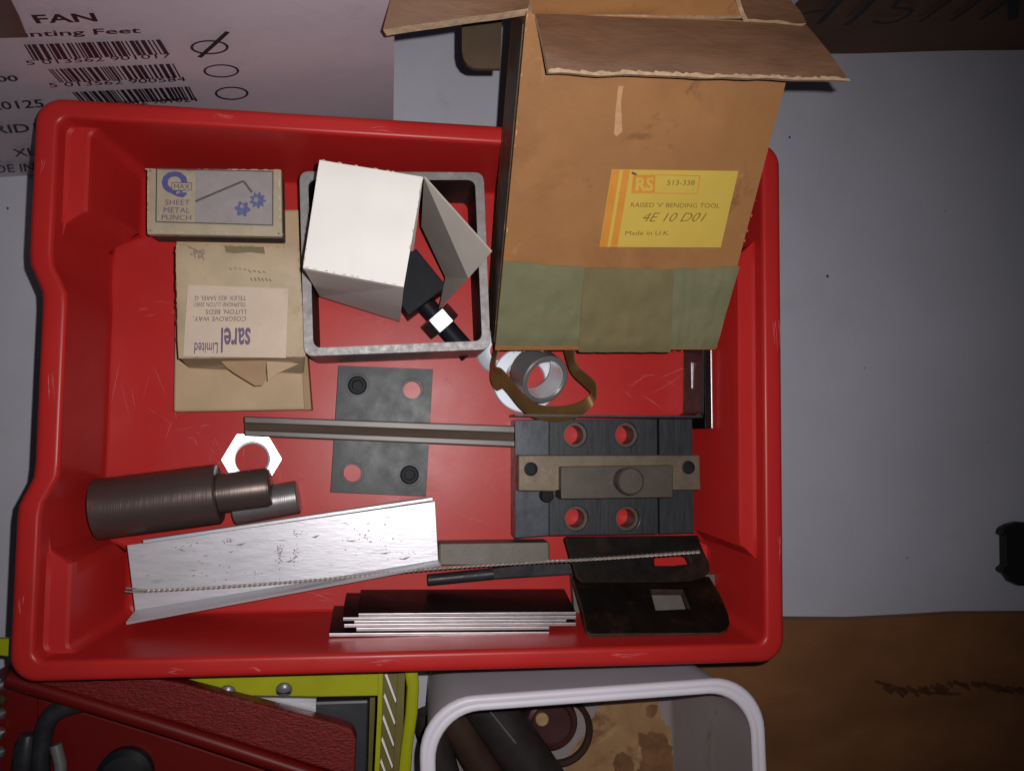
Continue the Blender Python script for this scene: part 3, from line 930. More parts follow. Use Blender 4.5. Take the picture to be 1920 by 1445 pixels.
# draw bolt punch
dp = thing('draw_punch', 'black square punch block with draw bolt lying inside the steel frame', 'punch', at(800, 550, 0)[:])
slab('punch_block', [(780, 466), (838, 537), (766, 592), (730, 540), (745, 492)], .030, .004, 'black_oxide', dp, bevel=.0006)
ba, bb = at(785, 556, .017), at(880, 664, .012)
ax = (bb - ba)
lathe('bolt_shank', ba, ax, [(0, .0062), (ax.length, .0062)], 'black_oxide', dp, 32)
na = at(814, 590, .0165)
nu_ = ax.normalized()
_, u_, v_ = basis(ax)
rot = Matrix.Rotation(math.radians(2), 3, nu_)
hx = [na + (rot @ (u_ * (.0115 * math.cos(k * math.pi / 3)) + v_ * (.0115 * math.sin(k * math.pi / 3)))) for k in range(6)]
plate('nut', [hx], nu_ * .0105, 'bright_zinc', dp, bevel=.0006)

# ------------------------------------------------------------------ drilled steel plate with two cap screws
pp = [(635, 685), (812, 692), (799, 930), (620, 922)]
PZ = 0.010
dpl = thing('drilled_plate', 'dark steel plate with two open holes and two cap screws', 'steel plate', at(716, 808, 0)[:])
hc = [(670, 722), (773, 730), (660, 887), (768, 890)]
hp = [at(x, y, PZ) for x, y in hc]
slab('plate_top', pp, PZ, PZ - .0030, 'blue_steel', dpl, [circ(p, .0072) for p in hp])
slab('plate_base', pp, PZ - .0030, 0.0004, 'blue_steel', dpl, [circ(p - UP * .003, .0056) for p in hp], bevel=0)
for k in (0, 3):
    h = hp[k] - UP * .0075
    sc_ = lathe('cap_screw', h, UP, [(0, .0058), (.0066, .0058), (.0074, .0050), (.0074, .0034), (.0040, .0030), (.0040, .0004)], 'black_oxide', dpl, 28)

# grooved rail
RZ = 0.0165
rail = thing('grooved_rail', 'long grooved steel rail lying across the drilled plate', 'steel rail', at(710, 808, PZ)[:])
ra = [(457, 780), (966, 798), (966, 838), (458, 817)]
ra3 = P(ra, RZ)
def rp(u, v):
    return (ra3[0] * (1 - u) + ra3[1] * u) * (1 - v) + (ra3[3] * (1 - u) + ra3[2] * u) * v
for v0, v1 in ((0, .36), (.68, 1)):
    plate('rail_side', [[rp(0, v0), rp(1, v0), rp(1, v1), rp(0, v1)]], (0, 0, -.0062), 'rail_steel', rail, bevel=.0008)
plate('rail_groove', [[rp(0, .3) - UP * .002, rp(1, .3) - UP * .002, rp(1, .72) - UP * .002, rp(0, .72) - UP * .002]], (0, 0, -.0040), 'rail_groove', rail, bevel=0)

# ------------------------------------------------------------------ bending die block
die = thing('die_block', 'stepped dark steel die block with brown cross bar and round knob', 'die block', at(1135, 895, 0)[:])
BZ = 0.022
slab('die_base', [(966, 787), (1029, 786), (1029, 1004), (966, 1009)], BZ - .001, .0004, 'slate_steel', die)
mid = [(1030, 786), (1232, 785), (1234, 1001), (1030, 1004)]
mh = [at(x, y, BZ) for x, y in ((1079, 815), (1175, 815), (1081, 972), (1177, 972))]
slab('die_top', mid, BZ, BZ - .004, 'dark_steel', die, [circ(p, .0078) for p in mh])
slab('die_core', [(1031, 787), (1231, 786), (1233, 1000), (1031, 1003)], BZ - .0042, .0004, 'knob_steel', die, [circ(p - UP * .0042, .0060) for p in mh], bevel=0)
slab('die_base', [(1236, 785), (1298, 785), (1302, 999), (1237, 1001)], BZ - .0005, .0004, 'dark_steel', die)
slab('groove_floor', [(1231, 787), (1238, 787), (1239, 999), (1233, 999)], BZ - .012, .0006, 'black_oxide', die, bevel=0)
cb = slab('cross_bar', [(972, 853), (1312, 853), (1314, 918), (1046, 918), (1042, 921), (972, 920)], .034, BZ + .0003, 'brown_steel', die, bevel=.0006)
for x, y in ((995, 879), (1290, 876)):
    lathe('set_screw', at(x, y, .0335), UP, [(0, .0042), (.0009, .0042), (.0011, .0039), (.0011, .0030), (.0008, .0028), (.0008, .0004)], 'black_oxide', cb, 24)
cl = slab('clamp_bar', [(1052, 875), (1262, 872), (1262, 932), (1052, 935)], .042, .0226, 'knob_steel', die, bevel=.0006)
lathe('knob', at(1171, 900, .0418) - UP * .0005, UP, [(0, .0074), (.008, .0074), (.0095, .0082), (.0135, .0082), (.0145, .0072), (.0146, .0004)], 'knob_steel', cl, 36)
lathe('bush', at(1023, 928, BZ) + UP * .0001, UP, [(0, .0042), (.005, .0042), (.0055, .0036)], 'rusty_black', die, 20)

# ------------------------------------------------------------------ thin channel behind the die
chn = thing('sheet_bracket', 'thin black folded bracket behind the die block with a slot', 'bracket', at(1200, 740, 0)[:])
pa = [at(966, 778, .03)] + [at(1290, 781, .036), at(1305, 779, .036), at(1314, 773, .036), at(1318, 760, .036), at(1319, 560, .036)]
ribbon('bracket_wall', spline(pa, 6), (0, 0, -.0345), .0013, 'black_steel', chn)
slab('slot_strip', [(1296, 680), (1302, 680), (1303, 728), (1297, 728)], .018, .0172, 'bright_zinc', chn, bevel=0)
fb = thing('flat_strip', 'dark flat strip with pale worn edge standing beside the folded bracket', 'steel strip', at(1330, 700, 0)[:])
slab('strip_body', [(1321, 560), (1331, 560), (1334, 803), (1322, 803)], .03, .0004, 'rusty_black', fb, bevel=.0003)
slab('worn_edge', [(1331.3, 560), (1334.4, 560), (1337.4, 803), (1334.4, 803)], .03, .026, 'strip_edge', fb, bevel=.0003)

# ------------------------------------------------------------------ rings and spring band
w1c = at(985, 712, .004)
tag(lathe('flat_washer', w1c - UP * .0035, UP, [(0, .0215), (.003, .0215), (.0036, .0208), (.0036, .0135), (.003, .0128), (0, .0128)], 'chrome', None, 56, True),
    'large bright washer lying under the tilted steel ring', 'washer')
w2c = at(936, 658, .003)
tag(lathe('cupped_washer', w2c - UP * .0026, UP, [(0, .0150), (.0018, .0150), (.0030, .0140), (.0018, .0100), (.0018, .0060), (0, .0060)], 'chrome', None, 48, True),
    'bright cupped washer half hidden below the carton corner', 'washer')
ra_ = V((0.40, -0.52, 1.0)).normalized()
rc = at(1024, 713, .026)
ring = thing('bearing_ring', 'grey steel ring tilted over the bright washer', 'ring', (rc.x, rc.y, .004))
lathe('ring_body', rc - ra_ * .018, ra_, [(0, .0160), (.0172, .0160), (.018, .0152), (.018, .0134), (.0172, .0126), (0, .0126)], 'ring_steel', ring, 56, True)
lathe('ring_liner', rc - ra_ * .0165, ra_, [(0, .01255), (.015, .01255), (.015, .0122), (0, .0122)], 'liner_white', ring, 56, True)
def zz(x, y, z):
    return at(860 + x / 6, 620 + y / 6, z)
def skirt(name, I, O, zi, zo, parent, mat='brown_band', th=.0009):
    a = spline([zz(x, y, z) for (x, y), z in zip(I, zi)], 6)
    b = spline([zz(x, y, z) for (x, y), z in zip(O, zo)], 6)
    n = len(a)
    vs, fs = [], []
    for i in range(n):
        t = (a[min(i + 1, n - 1)] - a[max(i - 1, 0)]).normalized()
        nn_ = t.cross(b[i] - a[i]).normalized() * (th / 2)
        vs += [a[i] + nn_, b[i] + nn_, b[i] - nn_, a[i] - nn_]
    for i in range(n - 1):
        for k in range(4):
            l = (k + 1) % 4
            fs.append((i * 4 + k, i * 4 + l, i * 4 + 4 + l, i * 4 + 4 + k))
    fs += [(0, 1, 2, 3), tuple((n - 1) * 4 + k for k in (3, 2, 1, 0))]
    return mk(name, vs, fs, mat, parent, smooth=True)
band = thing('spring_band', 'loop of brown spring band around the tilted ring', 'band', at(1030, 720, .02)[:])
skirt('band_loop', [(490, 440), (600, 565), (700, 690), (830, 800), (960, 845), (1100, 852), (1250, 835), (1380, 790), (1485, 705), (1440, 640), (1300, 510), (1240, 400), (1190, 220)],
      [(470, 600), (560, 700), (690, 860), (810, 955), (950, 1005), (1110, 1020), (1280, 992), (1430, 912), (1530, 800), (1548, 650), (1520, 560), (1330, 385), (1300, 220)],
      [.034] * 7 + [.032, .028, .025, .025, .025, .025], [.026] * 7 + [.028, .032, .036, .036, .036, .036], band)
skirt('band_end', [(450, 220), (412, 390), (480, 430), (560, 520), (600, 600)], [(400, 220), (365, 380), (358, 520), (390, 620), (440, 670)], [.030, .030, .031, .030, .028], [.022, .02, .018, .018, .018], band)

# ------------------------------------------------------------------ hex nut
nz0 = at(472, 861, .0065)
ntilt = Matrix.Rotation(math.radians(5.2), 3, 'Y') @ Matrix.Rotation(math.radians(-1), 3, 'X')
nu1, nv1 = ntilt @ V((1, 0, 0)), ntilt @ V((0, 1, 0))
nn = nu1.cross(nv1)
nut = thing('hex_nut', 'shiny thin hexagon nut lying by the steel shaft', 'nut', (nz0.x, nz0.y, 0))
plate('nut_body', [circ(nz0, .0178, 6, nu1, nv1, .02), circ(nz0, .0111, 40, nu1, nv1)], nn * -.0060, 'bright_zinc', nut, bevel=.0006)
prof = []
for k in range(7):
    prof += [(k * .0009, .0109), (k * .0009 + .00045, .0098)]
lathe('thread', nz0 - nn * .0060, nn, prof + [(.0060, .0113), (.0, .0113)], 'ring_steel', nut, 40, True)

# ------------------------------------------------------------------ stepped shaft and pin
ax0, ax1 = at(180, 955, .0185), at(412, 925, .0185)
shd = (ax1 - ax0).normalized()
shl = (ax1 - ax0).length
shaft = thing('stepped_shaft', 'dark brown stepped steel shaft lying at the tray left', 'shaft', (((ax0 + ax1) / 2).x, ((ax0 + ax1) / 2).y, 0))
lathe('shaft_body', ax0, shd, [(0, .0160), (.001, .0178), (shl - .001, .0178), (shl, .0168), (shl, .012)], 'shaft_steel', shaft, 64)
lathe('shaft_nose', ax0 + shd * (shl + .0001) + UP * .0005, shd, [(0, .0118), (.027, .0118), (.0295, .0108), (.0300, .0100), (.0300, .0004)], 'shaft_steel', shaft, 56)
p0_, p1_ = at(438, 953, .0105), at(560, 931, .0105)
pd_ = (p1_ - p0_).normalized()
tag(lathe('dowel_pin', p0_, pd_, [(0, .0095), (.0008, .0102), ((p1_ - p0_).length - .0008, .0102), ((p1_ - p0_).length, .0094)], 'pin_steel', None, 48),
    'short grey steel dowel pin half behind the stepped shaft', 'pin')

# ------------------------------------------------------------------ aluminium channel
ch = thing('metal_channel', 'bright aluminium channel with upturned edges lying across the tray', 'channel', at(530, 1050, 0.02)[:])
A = lambda x, y, z=.0235: at(x, y, z)
plate('channel_web', [[A(253, 1144), A(822, 1049), A(816, 940), A(238, 1022)]], (0, 0, -.0016), 'aluminium', ch, bevel=.0003)
plate('channel_flange', [[A(253, 1144, .0233), A(822, 1049, .0233), A(826, 1056, .031), A(236, 1166, .031)]], (.0002, -.0015, -.0006), 'aluminium', ch, bevel=0)
plate('channel_flange', [[A(268, 1012, .031), A(811, 932, .031), A(812, 938, .031), A(268, 1019, .031)]], (0, 0, -.0092), 'aluminium', ch, bevel=.0003)

M('smudge', (0.20, 0.165, 0.165), 0.6, var=0.3, vs=200, spec=0.3)
rg_ = random.Random(4)
sm = []
for cx, cy, sx, sy, n in ((425, 1014, 14, 5, 14), (350, 1022, 20, 6, 8), (524, 1040, 8, 26, 40), (555, 1042, 9, 16, 20), (480, 1075, 9, 7, 8), (560, 1000, 12, 5, 9), (690, 1010, 60, 30, 26), (400, 1060, 70, 30, 22), (760, 1040, 30, 12, 10)):
    for _ in range(n):
        x, y = cx + rg_.gauss(0, sx * .5), cy + rg_.gauss(0, sy * .5)
        q_ = .0242
        w_, h_ = rg_.uniform(.6, 2.6), rg_.uniform(.5, 1.6)
        sm.append([at(x - w_, y, q_), at(x, y + h_, q_), at(x + w_, y - h_ * .3, q_), at(x + w_ * .2, y - h_, q_)])
for k_ in range(26):
    x, y, l_ = rg_.uniform(270, 790), 0, rg_.uniform(4, 26)
    y = 1080 - (x - 250) * .155 + rg_.uniform(-45, 45)
    sm += [[at(x, y, .0242), at(x + l_, y + rg_.uniform(-6, 6), .0242), at(x + l_ * .5, y + .9, .0242)]]
flat('smudge', sm, 'smudge', ch, UP, .0001)
bpy.data.objects['smudge']['kind'] = 'stuff'
# twisted wire
wp = [at(262, 1108, .0262), at(420, 1100, .026), at(640, 1083, .026), at(824, 1065, .0325), at(1000, 1054, .036), at(1075, 1050, .046), at(1200, 1042, .048), at(1312, 1034, .048)]
wpath = spline(wp, 60)
acc, R_, pitch = 0.0, .00052, .0058
h1, h2 = [], []
for i, p in enumerate(wpath):
    if i:
        acc += (p - wpath[i - 1]).length
    d = (wpath[min(i + 1, len(wpath) - 1)] - wpath[max(0, i - 1)]).normalized()
    u = d.cross(UP).normalized(); v = u.cross(d)
    a = 2 * math.pi * acc / pitch
    o_ = u * math.cos(a) + v * math.sin(a)
    h1.append(p + o_ * R_); h2.append(p - o_ * R_)
h1 = [at(236, 1102, .0262), at(248, 1103, .0262)] + h1[6:]
h2 = [at(234, 1108, .0262), at(248, 1109, .0262)] + h2[6:]
wire = thing('twisted_wire', 'long twisted pair of thin steel wire lying on the aluminium channel', 'wire', wpath[len(wpath) // 2][:])
tube('wire_strand', h1, .00056, 'wire_steel', wire, 6)
tube('wire_strand', h2, .00056, 'wire_steel', wire, 6)

# grey bar and black punch
tag(slab('ground_bar', [(822, 1019), (1031, 1016), (1032, 1057), (822, 1059)], .020, .0004, 'grey_bar', bevel=.0012), 'short grey ground steel bar below the aluminium channel end', 'steel bar')
pn = thing('hand_punch', 'black round punch with flattened blade below the grey bar', 'punch', at(930, 1075, 0)[:])
q0, q1 = at(801, 1087, .0075), at(925, 1075, .0085)
lathe('shank', q0, q1 - q0, [(0, .0030), (.0006, .0037), ((q1 - q0).length, .0037)], 'black_steel', pn, 24)
bl_ = [at(918, 1066, .011), at(1000, 1055, .009), at(1100, 1046, .008), at(1102, 1076, .008), at(1000, 1082, .009), at(918, 1087, .011)]
plate('blade', [bl_], (0, 0, -.005), 'black_steel', pn, bevel=.0012)

# ------------------------------------------------------------------ strips leaning on the near wall
strips = [((678, 1070), (672, 1080), 1150, 0), ((648, 1072), (643, 1080), 1157.5, 1), ((668, 1060), (664, 1062), 1164, 2), ((650, 1078), (645, 1080), 1170, 3), ((622, 1030), (668, 1030), 1177, 4), ((622, 1030), (617, 1030), 1187, 5)]
slabels = ['leaning steel strip nearest the grey bar, full dark face showing', 'second leaning steel strip, poking out to the left behind the front one',
           'third leaning steel strip, with both ends set in', 'fourth leaning steel strip, its right end standing proud',
           'fifth leaning steel strip, short at the right end', 'last leaning steel strip against the tray wall, sticking out furthest left']
for k, (_, (x0, x1), yt, _) in enumerate(strips):
    hgt = .036 + .0012 * k
    t0, t1 = at(x0, yt, hgt), at(x1, yt - 3, hgt)
    b0_, b1_ = V((t0.x, t0.y + .0078, .0006)), V((t1.x, t1.y + .0078, .0006))
    thk = .0019
    n_ = (b1_ - b0_).cross(t0 - b0_).normalized()
    vs, fs = [], []
    back = V((0, -thk, -.0003))
    boxgeo([b0_ + back * .9, b1_ + back * .9, b1_, b0_, t0 + back, t1 + back, t1, t0], vs, fs)
    fm = [0, 1, 0, 0, 0, 0]
    o = mk('steel_strip', vs, fs, 'strip_face', None, bevel=.0002, mats=['strip_edge'], fmat=fm)
    tag(o, slabels[k], 'steel strip', 'steel strips leaning on the near tray wall')

# ------------------------------------------------------------------ rusty black plates
gb = tag(slab('flat_bar', [(1072, 1078), (1362, 1076), (1363, 1160), (1078, 1162)], .009, .0004, 'grey_bar', bevel=.0006), 'grey flat steel bar under the rusty black plates', 'steel bar')


def rustplate(name, pts, hole, zl, zr, zc, label, th=.005):
    # tilted plane through measured edge heights
    a, b, c_ = at(*pts[0], zl), at(*pts[1], zr), at(*pts[len(pts) // 2 + 1], zc)
    n = (b - a).cross(c_ - a).normalized()
    if n.z < 0:
        n = -n
    pln = (a, n)
    outer = [on(x, y, pln) for x, y in pts]
    hl = [on(x, y, pln) for x, y in hole]
    vs, fs = plate_geo([outer, hl], n * -th)
    nt_ = sum(1 for _ in tessellate_polygon([outer, hl]))
    fm = [0] * (2 * nt_) + [1] * (len(outer) + len(hl))
    o = mk(name, vs, fs, 'rusty_black', None, bevel=.0007, mats=['rusty_edge'], fmat=fm)
    return tag(o, label, 'steel plate', 'rusty black plates at the tray corner')


rustplate('rusty_plate', [(1072, 1078), (1330, 1080), (1350, 1112), (1366, 1150), (1369, 1168), (1362, 1180), (1345, 1186), (1108, 1188), (1100, 1182), (1092, 1140)],
          [(1220, 1105), (1280, 1105), (1294, 1140), (1230, 1143)], .014, .014, .050, 'lower rusty black plate with clear square hole above the grey bar')
rustplate('rusty_plate', [(1060, 1005), (1308, 1003), (1318, 1030), (1330, 1055), (1331, 1070), (1322, 1080), (1300, 1087), (1240, 1089), (1092, 1090), (1082, 1080), (1072, 1045)],
          [(1226, 1034), (1262, 1033), (1290, 1040), (1298, 1056), (1262, 1060), (1228, 1060)], .030, .030, .040, 'upper rusty black plate with rounded corner under the wire end')

# ------------------------------------------------------------------ grey plastic tub
tg = thing('plastic_tub', 'whitish plastic tub with rust stains in front of the red tray', 'tub', at(1110, 1420, TABLE)[:])
TZ = 0.055
tA, tB = at(785, 1312, TZ), at(1432, 1266, TZ)
tu = (tB - tA).normalized(); tv = V((tu.y, -tu.x, 0))
TW = (tB - tA).length
def trect(ins, z, r, deep=.16, n=10):
    pts = []
    for cx, cy, a0 in ((ins + r, ins + r, 180), (TW - ins - r, ins + r, 270), (TW - ins - r, deep - ins - r, 0), (ins + r, deep - ins - r, 90)):
        for k in range(n + 1):
            a = math.radians(a0 + 90 * k / n)
            x, y = cx + r * math.cos(a), cy + r * math.sin(a)
            p = tA + tu * x + tv * y
            pts.append(V((p.x, p.y, z)))
    return pts
TF = TABLE + .0005
trs = [trect(.010, TF, .018), trect(.004, TZ - .006, .029), trect(.0005, TZ - .005, .031), trect(0, TZ - .002, .0315), trect(.001, TZ, .031), trect(.0028, TZ + .0006, .030),
       trect(.0042, TZ - .0002, .029), trect(.0048, TZ - .0004, .0285), trect(.0056, TZ + .0001, .028), trect(.0078, TZ - .0001, .0265), trect(.0088, TZ - .0018, .026), trect(.014, TF + .004, .017), trect(.0165, TF + .0018, .0145)]
vs, fs, fm = [], [], []
nr = len(trs[0])
for r in trs:
    vs += r
for j in range(len(trs) - 1):
    for i in range(nr):
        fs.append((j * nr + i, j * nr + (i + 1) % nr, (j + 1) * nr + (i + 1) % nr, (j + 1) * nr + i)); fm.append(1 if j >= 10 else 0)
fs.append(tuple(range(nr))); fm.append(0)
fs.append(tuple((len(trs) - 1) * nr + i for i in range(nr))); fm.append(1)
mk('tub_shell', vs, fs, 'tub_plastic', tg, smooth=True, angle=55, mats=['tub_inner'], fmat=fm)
TI = TF + .0025
stain = [(1150, 1300), (1210, 1296), (1232, 1310), (1240, 1345), (1262, 1370), (1258, 1400), (1275, 1440), (1260, 1500), (1100, 1500), (1060, 1440), (1090, 1380), (1120, 1330)]
def blot(pts, z, amp, seed):
    o = spline([at(x, y, z) for x, y in pts], 9, True)
    return [p + V((noise.noise(V((p.x * 260, p.y * 260, seed))), noise.noise(V((p.x * 260, p.y * 260, seed + 9))), 0)) * amp for p in o]
M('rust_dark', (0.20, 0.088, 0.034), 0.6, var=0.4, vs=60, bump=0.2, bs=200)
flat('rust_stain', [blot(stain, TI, .003, 1.0)], 'rust_stain', tg, UP)
flat('rust_blot', [blot([(1200, 1380), (1240, 1372), (1258, 1400), (1268, 1450), (1230, 1500), (1190, 1470), (1205, 1420)], TI + .0003, .004, 3.0),
                   blot([(1150, 1420), (1180, 1410), (1185, 1450), (1160, 1470)], TI + .0003, .003, 5.0),
                   blot([(1215, 1320), (1232, 1322), (1228, 1345), (1210, 1340)], TI + .0003, .003, 7.0)], 'rust_dark', tg, UP)
rods = [(((800, 1330), (850, 1520)), .011, 'dusty_rod', 'dusty dark rod nearest the left wall of the tub'),
        (((825, 1300), (965, 1540)), .0115, 'rust_rod', 'brownish rusty rod second from the left wall in the tub'),
        (((895, 1290), (1040, 1500)), .017, 'dusty_rod', 'thick dark rod beside the maroon cap in the tub')]
for ((x0, y0), (x1, y1)), r, m, lb in rods:
    z = TI + r + .012
    a, b = at(x0, y0, z), at(x1, y1, z)
    tag(lathe('dark_rod', a, b - a, [(0, r * .9), (.001, r), ((b - a).length - .001, r), ((b - a).length, r * .9)], m, None, 32), lb, 'rod', 'rods in the plastic tub')
sw_ = [at(919, 1333, TI + .0475), at(967, 1392, TI + .0475)]
tag(tube('bright_needle', sw_, .0007, 'bright_zinc', None, 8), 'thin bright needle lying on the thick dark rod', 'needle')
cc = at(1035, 1358, TI + .024)
cap = thing('maroon_cap', 'round maroon cap with tan plug in the plastic tub', 'cap', (cc.x, cc.y, TI))
lathe('cap_body', cc - UP * .0235, UP, [(0, .0190), (.020, .0190), (.0225, .0175), (.0235, .0150), (.0215, .0135), (.0210, .0004)], 'maroon_plastic', cap, 44)
pc = at(1016, 1347, TI + .0228)
lathe('plug', pc - UP * .0012, UP, [(0, .0046), (.0028, .0046), (.0034, .0038), (.0034, .0004)], 'tan_plug', cap, 24)
rg = at(1048, 1372, TI + .006)
tag(lathe('rubber_ring', rg - UP * .006, UP, [(0, .0255), (.005, .0255), (.007, .0235), (.005, .0212), (0, .0212)], 'rust_rod', None, 48, True), 'dark rusty ring around the maroon cap in the tub', 'ring')

# ------------------------------------------------------------------ lime caddy
lm = thing('lime_caddy', 'lime green plastic caddy with slotted side below the red tray', 'caddy', at(560, 1380, TABLE)[:])
LZ = 0.015
slab('back_ledge', [(-40, 1196), (-40, 1224), (200, 1252), (330, 1296), (410, 1303), (600, 1306), (712, 1304), (714, 1240), (300, 1240), (200, 1200)], LZ, LZ - .004, 'lime_plastic', lm, bevel=.001)
outer = [(713, 1250), (748, 1248), (744, 1330), (735, 1520), (702, 1520), (708, 1400)]
slots = []
for k in range(7):
    y = 1262 + k * 41
    x = 721 - k * 2.2
    slots.append([at(x, y + 4, .010), at(x + 3, y - 6, .010), at(x + 23, y + 50, .010), at(x + 21, y + 59, .010)])
plate('slotted_wall', [P(outer, .010)] + slots, (0, 0, -.003), 'olive_plastic', lm, bevel=0)
ribbon('wall_lip', [at(714, 1246, .020), at(712, 1330, .020), at(703, 1520, .020)], (0, 0, -.008), .0026, 'lime_plastic', lm)
slab('wall_face', [(747, 1252), (760, 1252), (757, 1330), (750, 1520), (734, 1520), (743, 1330)], .016, .002, 'olive_plastic', lm, bevel=0)
rim_p = [(755, 1240), (778, 1240), (784, 1262), (786, 1290), (783, 1340), (774, 1400), (766, 1520), (742, 1520), (752, 1400), (760, 1340), (763, 1290)]
slab('outer_rim', rim_p, .022, TABLE + .0005, 'lime_plastic', lm, bevel=.002)
slab('caddy_floor', [(330, 1300), (712, 1304), (704, 1520), (330, 1520)], -.042, -.045, 'olive_plastic', lm, bevel=0)
plate('added_slot_backing', [P([(714, 1252), (746, 1252), (735, 1520), (704, 1520)], .0045)], (0, 0, -.002), 'white_card', lm, bevel=0)  # added sheet close under the slots, stands in for the lit table below

for k, (x, y, lb) in enumerate(((427, 1296, 'left of two pan head screws on the lime caddy ledge'), (533, 1291, 'right of two pan head screws on the lime ledge, slot showing'))):
    sg = thing('pan_screw', lb, 'screw', at(x, y, LZ)[:], 'pan head screws on the lime caddy')
    c0 = at(x, y, LZ + .001)
    tl = V((.0, -.45, 1)).normalized()
    lathe('screw_head', c0, tl, [(0, .0048), (.0012, .0048), (.0026, .0038), (.0034, .0022), (.0036, .0004)], 'ring_steel', sg, 28)
    lathe('screw_shank', c0, -tl, [(0, .0016), (.006, .0016)], 'pin_steel', sg, 14)
    if k:
        plate('slot', [[c0 + tl * .0036 + V((-.004, -.0005, 0)), c0 + tl * .0036 + V((.004, -.0005, 0)), c0 + tl * .0036 + V((.004, .0005, 0)), c0 + tl * .0036 + V((-.004, .0005, 0))]], tl * -.0008, 'black_oxide', sg, bevel=0)

tag(slab('black_case', [(560, 1315), (692, 1311), (690, 1360), (686, 1520), (560, 1520)], .010, -.0415, 'black_plastic', bevel=.0015), 'black plastic case inside the lime caddy', 'case')
tag(slab('alloy_plate', [(400, 1306), (593, 1309), (591, 1380), (400, 1380)], .0145, .0112, 'aluminium', bevel=.0003), 'aluminium plate end between the lime ledge and the red case lid', 'plate')

# ------------------------------------------------------------------ red case lower left
rcx = thing('tool_case', 'textured dark red plastic tool case open at the lower left', 'tool case', at(250, 1400, TABLE)[:])
lidp = [(20, 1270), (180, 1256), (330, 1278), (640, 1358), (660, 1366), (668, 1384), (664, 1460), (640, 1452), (340, 1358)]
lid = slab('case_lid', lidp, .028, .016, 'case_red', rcx, bevel=.0015, bseg=3)
lipp = [(20, 1281), (340, 1369), (640, 1458), (700, 1500), (640, 1500), (300, 1368), (20, 1290)]
r0 = [at(16, 1272, .024), at(330, 1368, .024), at(650, 1472, .024)]
tube('lid_lip', spline(r0, 8), .0048, 'case_red_smooth', rcx, 14)
slab('seam', [(10, 1270), (330, 1366), (660, 1480), (640, 1500), (320, 1385), (0, 1290)], .008, .002, 'pure_black', rcx, bevel=0)
slab('case_tray', [(-60, 1286), (10, 1288), (320, 1384), (640, 1492), (640, 1560), (-60, 1560)], .012, TABLE + .0005, 'case_red_smooth', rcx, bevel=.002)
slab('case_wall', [(10, 1292), (70, 1300), (72, 1560), (6, 1560)], .0136, .0121, 'case_red_smooth', rcx, bevel=.0007)
hpth = spline([at(x, y, .020) for x, y in ((178, 1314), (150, 1318), (112, 1330), (90, 1350), (80, 1385), (76, 1430), (78, 1520))], 8)
hk = thing('bent_handle', 'black bent tool handle lying on the red case', 'handle', at(90, 1400, .012)[:])
tube('handle_bar', hpth, .0052, 'black_steel', hk, 14)
tube('grip', [at(104, 1395, .019), at(113, 1430, .019), at(116, 1520, .019)], .0034, 'ring_steel', hk, 12)
tag(lathe('chrome_socket', at(42, 1450, .019), V((.1, 1, 0)), [(0, .0062), (.016, .0062), (.022, .0042), (.0235, .0004)], 'black_steel', None, 28), 'dark shiny socket at the left on the red case', 'socket')
kc = at(238, 1448, .0125)
tag(lathe('round_knob', kc, UP, [(0, .0155), (.006, .0155), (.009, .012), (.010, .0004)], 'pure_black', None, 40), 'black round knob on the red case at the bottom edge', 'knob')
dbl = ['silver drill bit tip topmost beside the red case', 'brass coloured drill bit tip second from the top', 'silver drill bit tip third from the top', 'dull drill bit tip fourth from the top', 'silver drill bit tip lowest beside the red case']
for k, (y, m) in enumerate(((1284, 'bright_zinc'), (1312, 'rail_groove'), (1338, 'pin_steel'), (1374, 'bright_zinc'), (1410, 'pin_steel'))):
    a = at(-24, y + 8, .016); b = at(13 - k, y - 4, .018)
    tag(lathe('drill_bit', a, b - a, [(0, .0032), ((b - a).length - .002, .0032), ((b - a).length, .0006)], m, None, 18), dbl[k], 'drill bit', 'drill bits at the left edge of the red case')

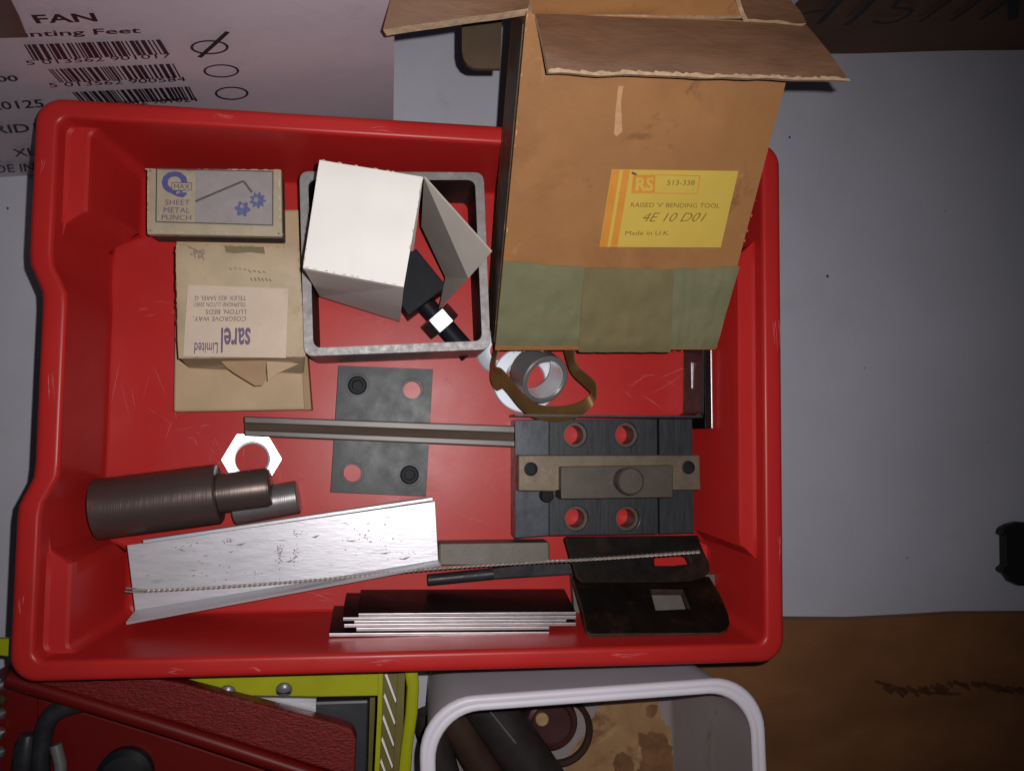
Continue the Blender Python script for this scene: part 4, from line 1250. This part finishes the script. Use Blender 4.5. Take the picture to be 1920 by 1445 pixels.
# ------------------------------------------------------------------ scuffs on the tray, specks on the table
rs = random.Random(11)
M('scuff', (0.50, 0.115, 0.12), 0.55, var=0.3, vs=300, spec=0.3)
sk = []
def sc_(x, y, z, n, ln, wd, spread, ang, da):
    for _ in range(n):
        a = ang + rs.uniform(-da, da)
        px, py = x + rs.uniform(-spread, spread), y + rs.uniform(-spread, spread) * .6
        l = ln * rs.uniform(.3, 1.3)
        pts = [at(px + l * t * math.cos(a), py + l * t * math.sin(a) + l * .06 * math.sin(3 * t + px), z) for t in (0, .25, .5, .75, 1)]
        w_ = wd * rs.uniform(.4, 1.1)
        ws = [0.1, .8, 1, .7, 0.1]
        side = (pts[-1] - pts[0]).normalized().cross(UP) * w_ / 2
        for i in range(4):
            sk.append([pts[i] - side * ws[i], pts[i + 1] - side * ws[i + 1], pts[i + 1] + side * ws[i + 1], pts[i] + side * ws[i]])
for x, y, n, ln, a, da in ((390, 820, 9, 18, 1.0, 1.5), (430, 845, 5, 14, 2.0, 1.5), (290, 580, 6, 40, .1, .6), (250, 700, 5, 60, 1.5, .4), (690, 610, 14, 70, .05, .25), (760, 590, 8, 50, .1, .3),
                           (860, 720, 9, 50, .2, 1.2), (890, 880, 8, 50, .2, 1.0), (850, 960, 5, 40, .1, .6), (590, 880, 6, 40, .3, 1.2), (1200, 720, 8, 60, .3, 1.5), (600, 1110, 6, 60, -.1, .4), (300, 780, 6, 30, .8, 1.5)):
    sc_(x, y, .0003, n, ln, .0004, 40, a, da)
for x, y, n, ln, a, da in ((470, 1248, 4, 14, .6, .5), (700, 1240, 4, 40, 0, .1), (1150, 1226, 5, 50, 0, .1), (320, 1256, 4, 30, 0, .2), (400, 216, 4, 40, .07, .1), (700, 240, 3, 30, .07, .1), (40, 1120, 4, 30, 1.57, .3),
                           (96, 700, 4, 50, 1.57, .1), (1455, 600, 5, 60, 1.57, .1), (1462, 1000, 4, 40, 1.57, .15), (80, 300, 3, 30, 1.6, .3)):
    sc_(x, y, .0652, n, ln, .0004, 8, a, da)
flat('scuff_marks', sk, 'scuff', tray, UP, .0002)
tray_scuff = bpy.data.objects['scuff_marks']
tray_scuff.name = 'scuff'
tray_scuff['kind'] = 'stuff'
spk = []
for x, y, r_ in ((1480, 258, .0009), (1551, 518, .0011), (15, 391, .0008), (1620, 690, .0005), (1852, 828, .0005), (1700, 1045, .0005), (1772, 395, .0005)):
    spk.append(circ(at(x, y, TABLE), r_, 8))
flat('table_speck', spk, 'marker_black', tb, UP, .0005)
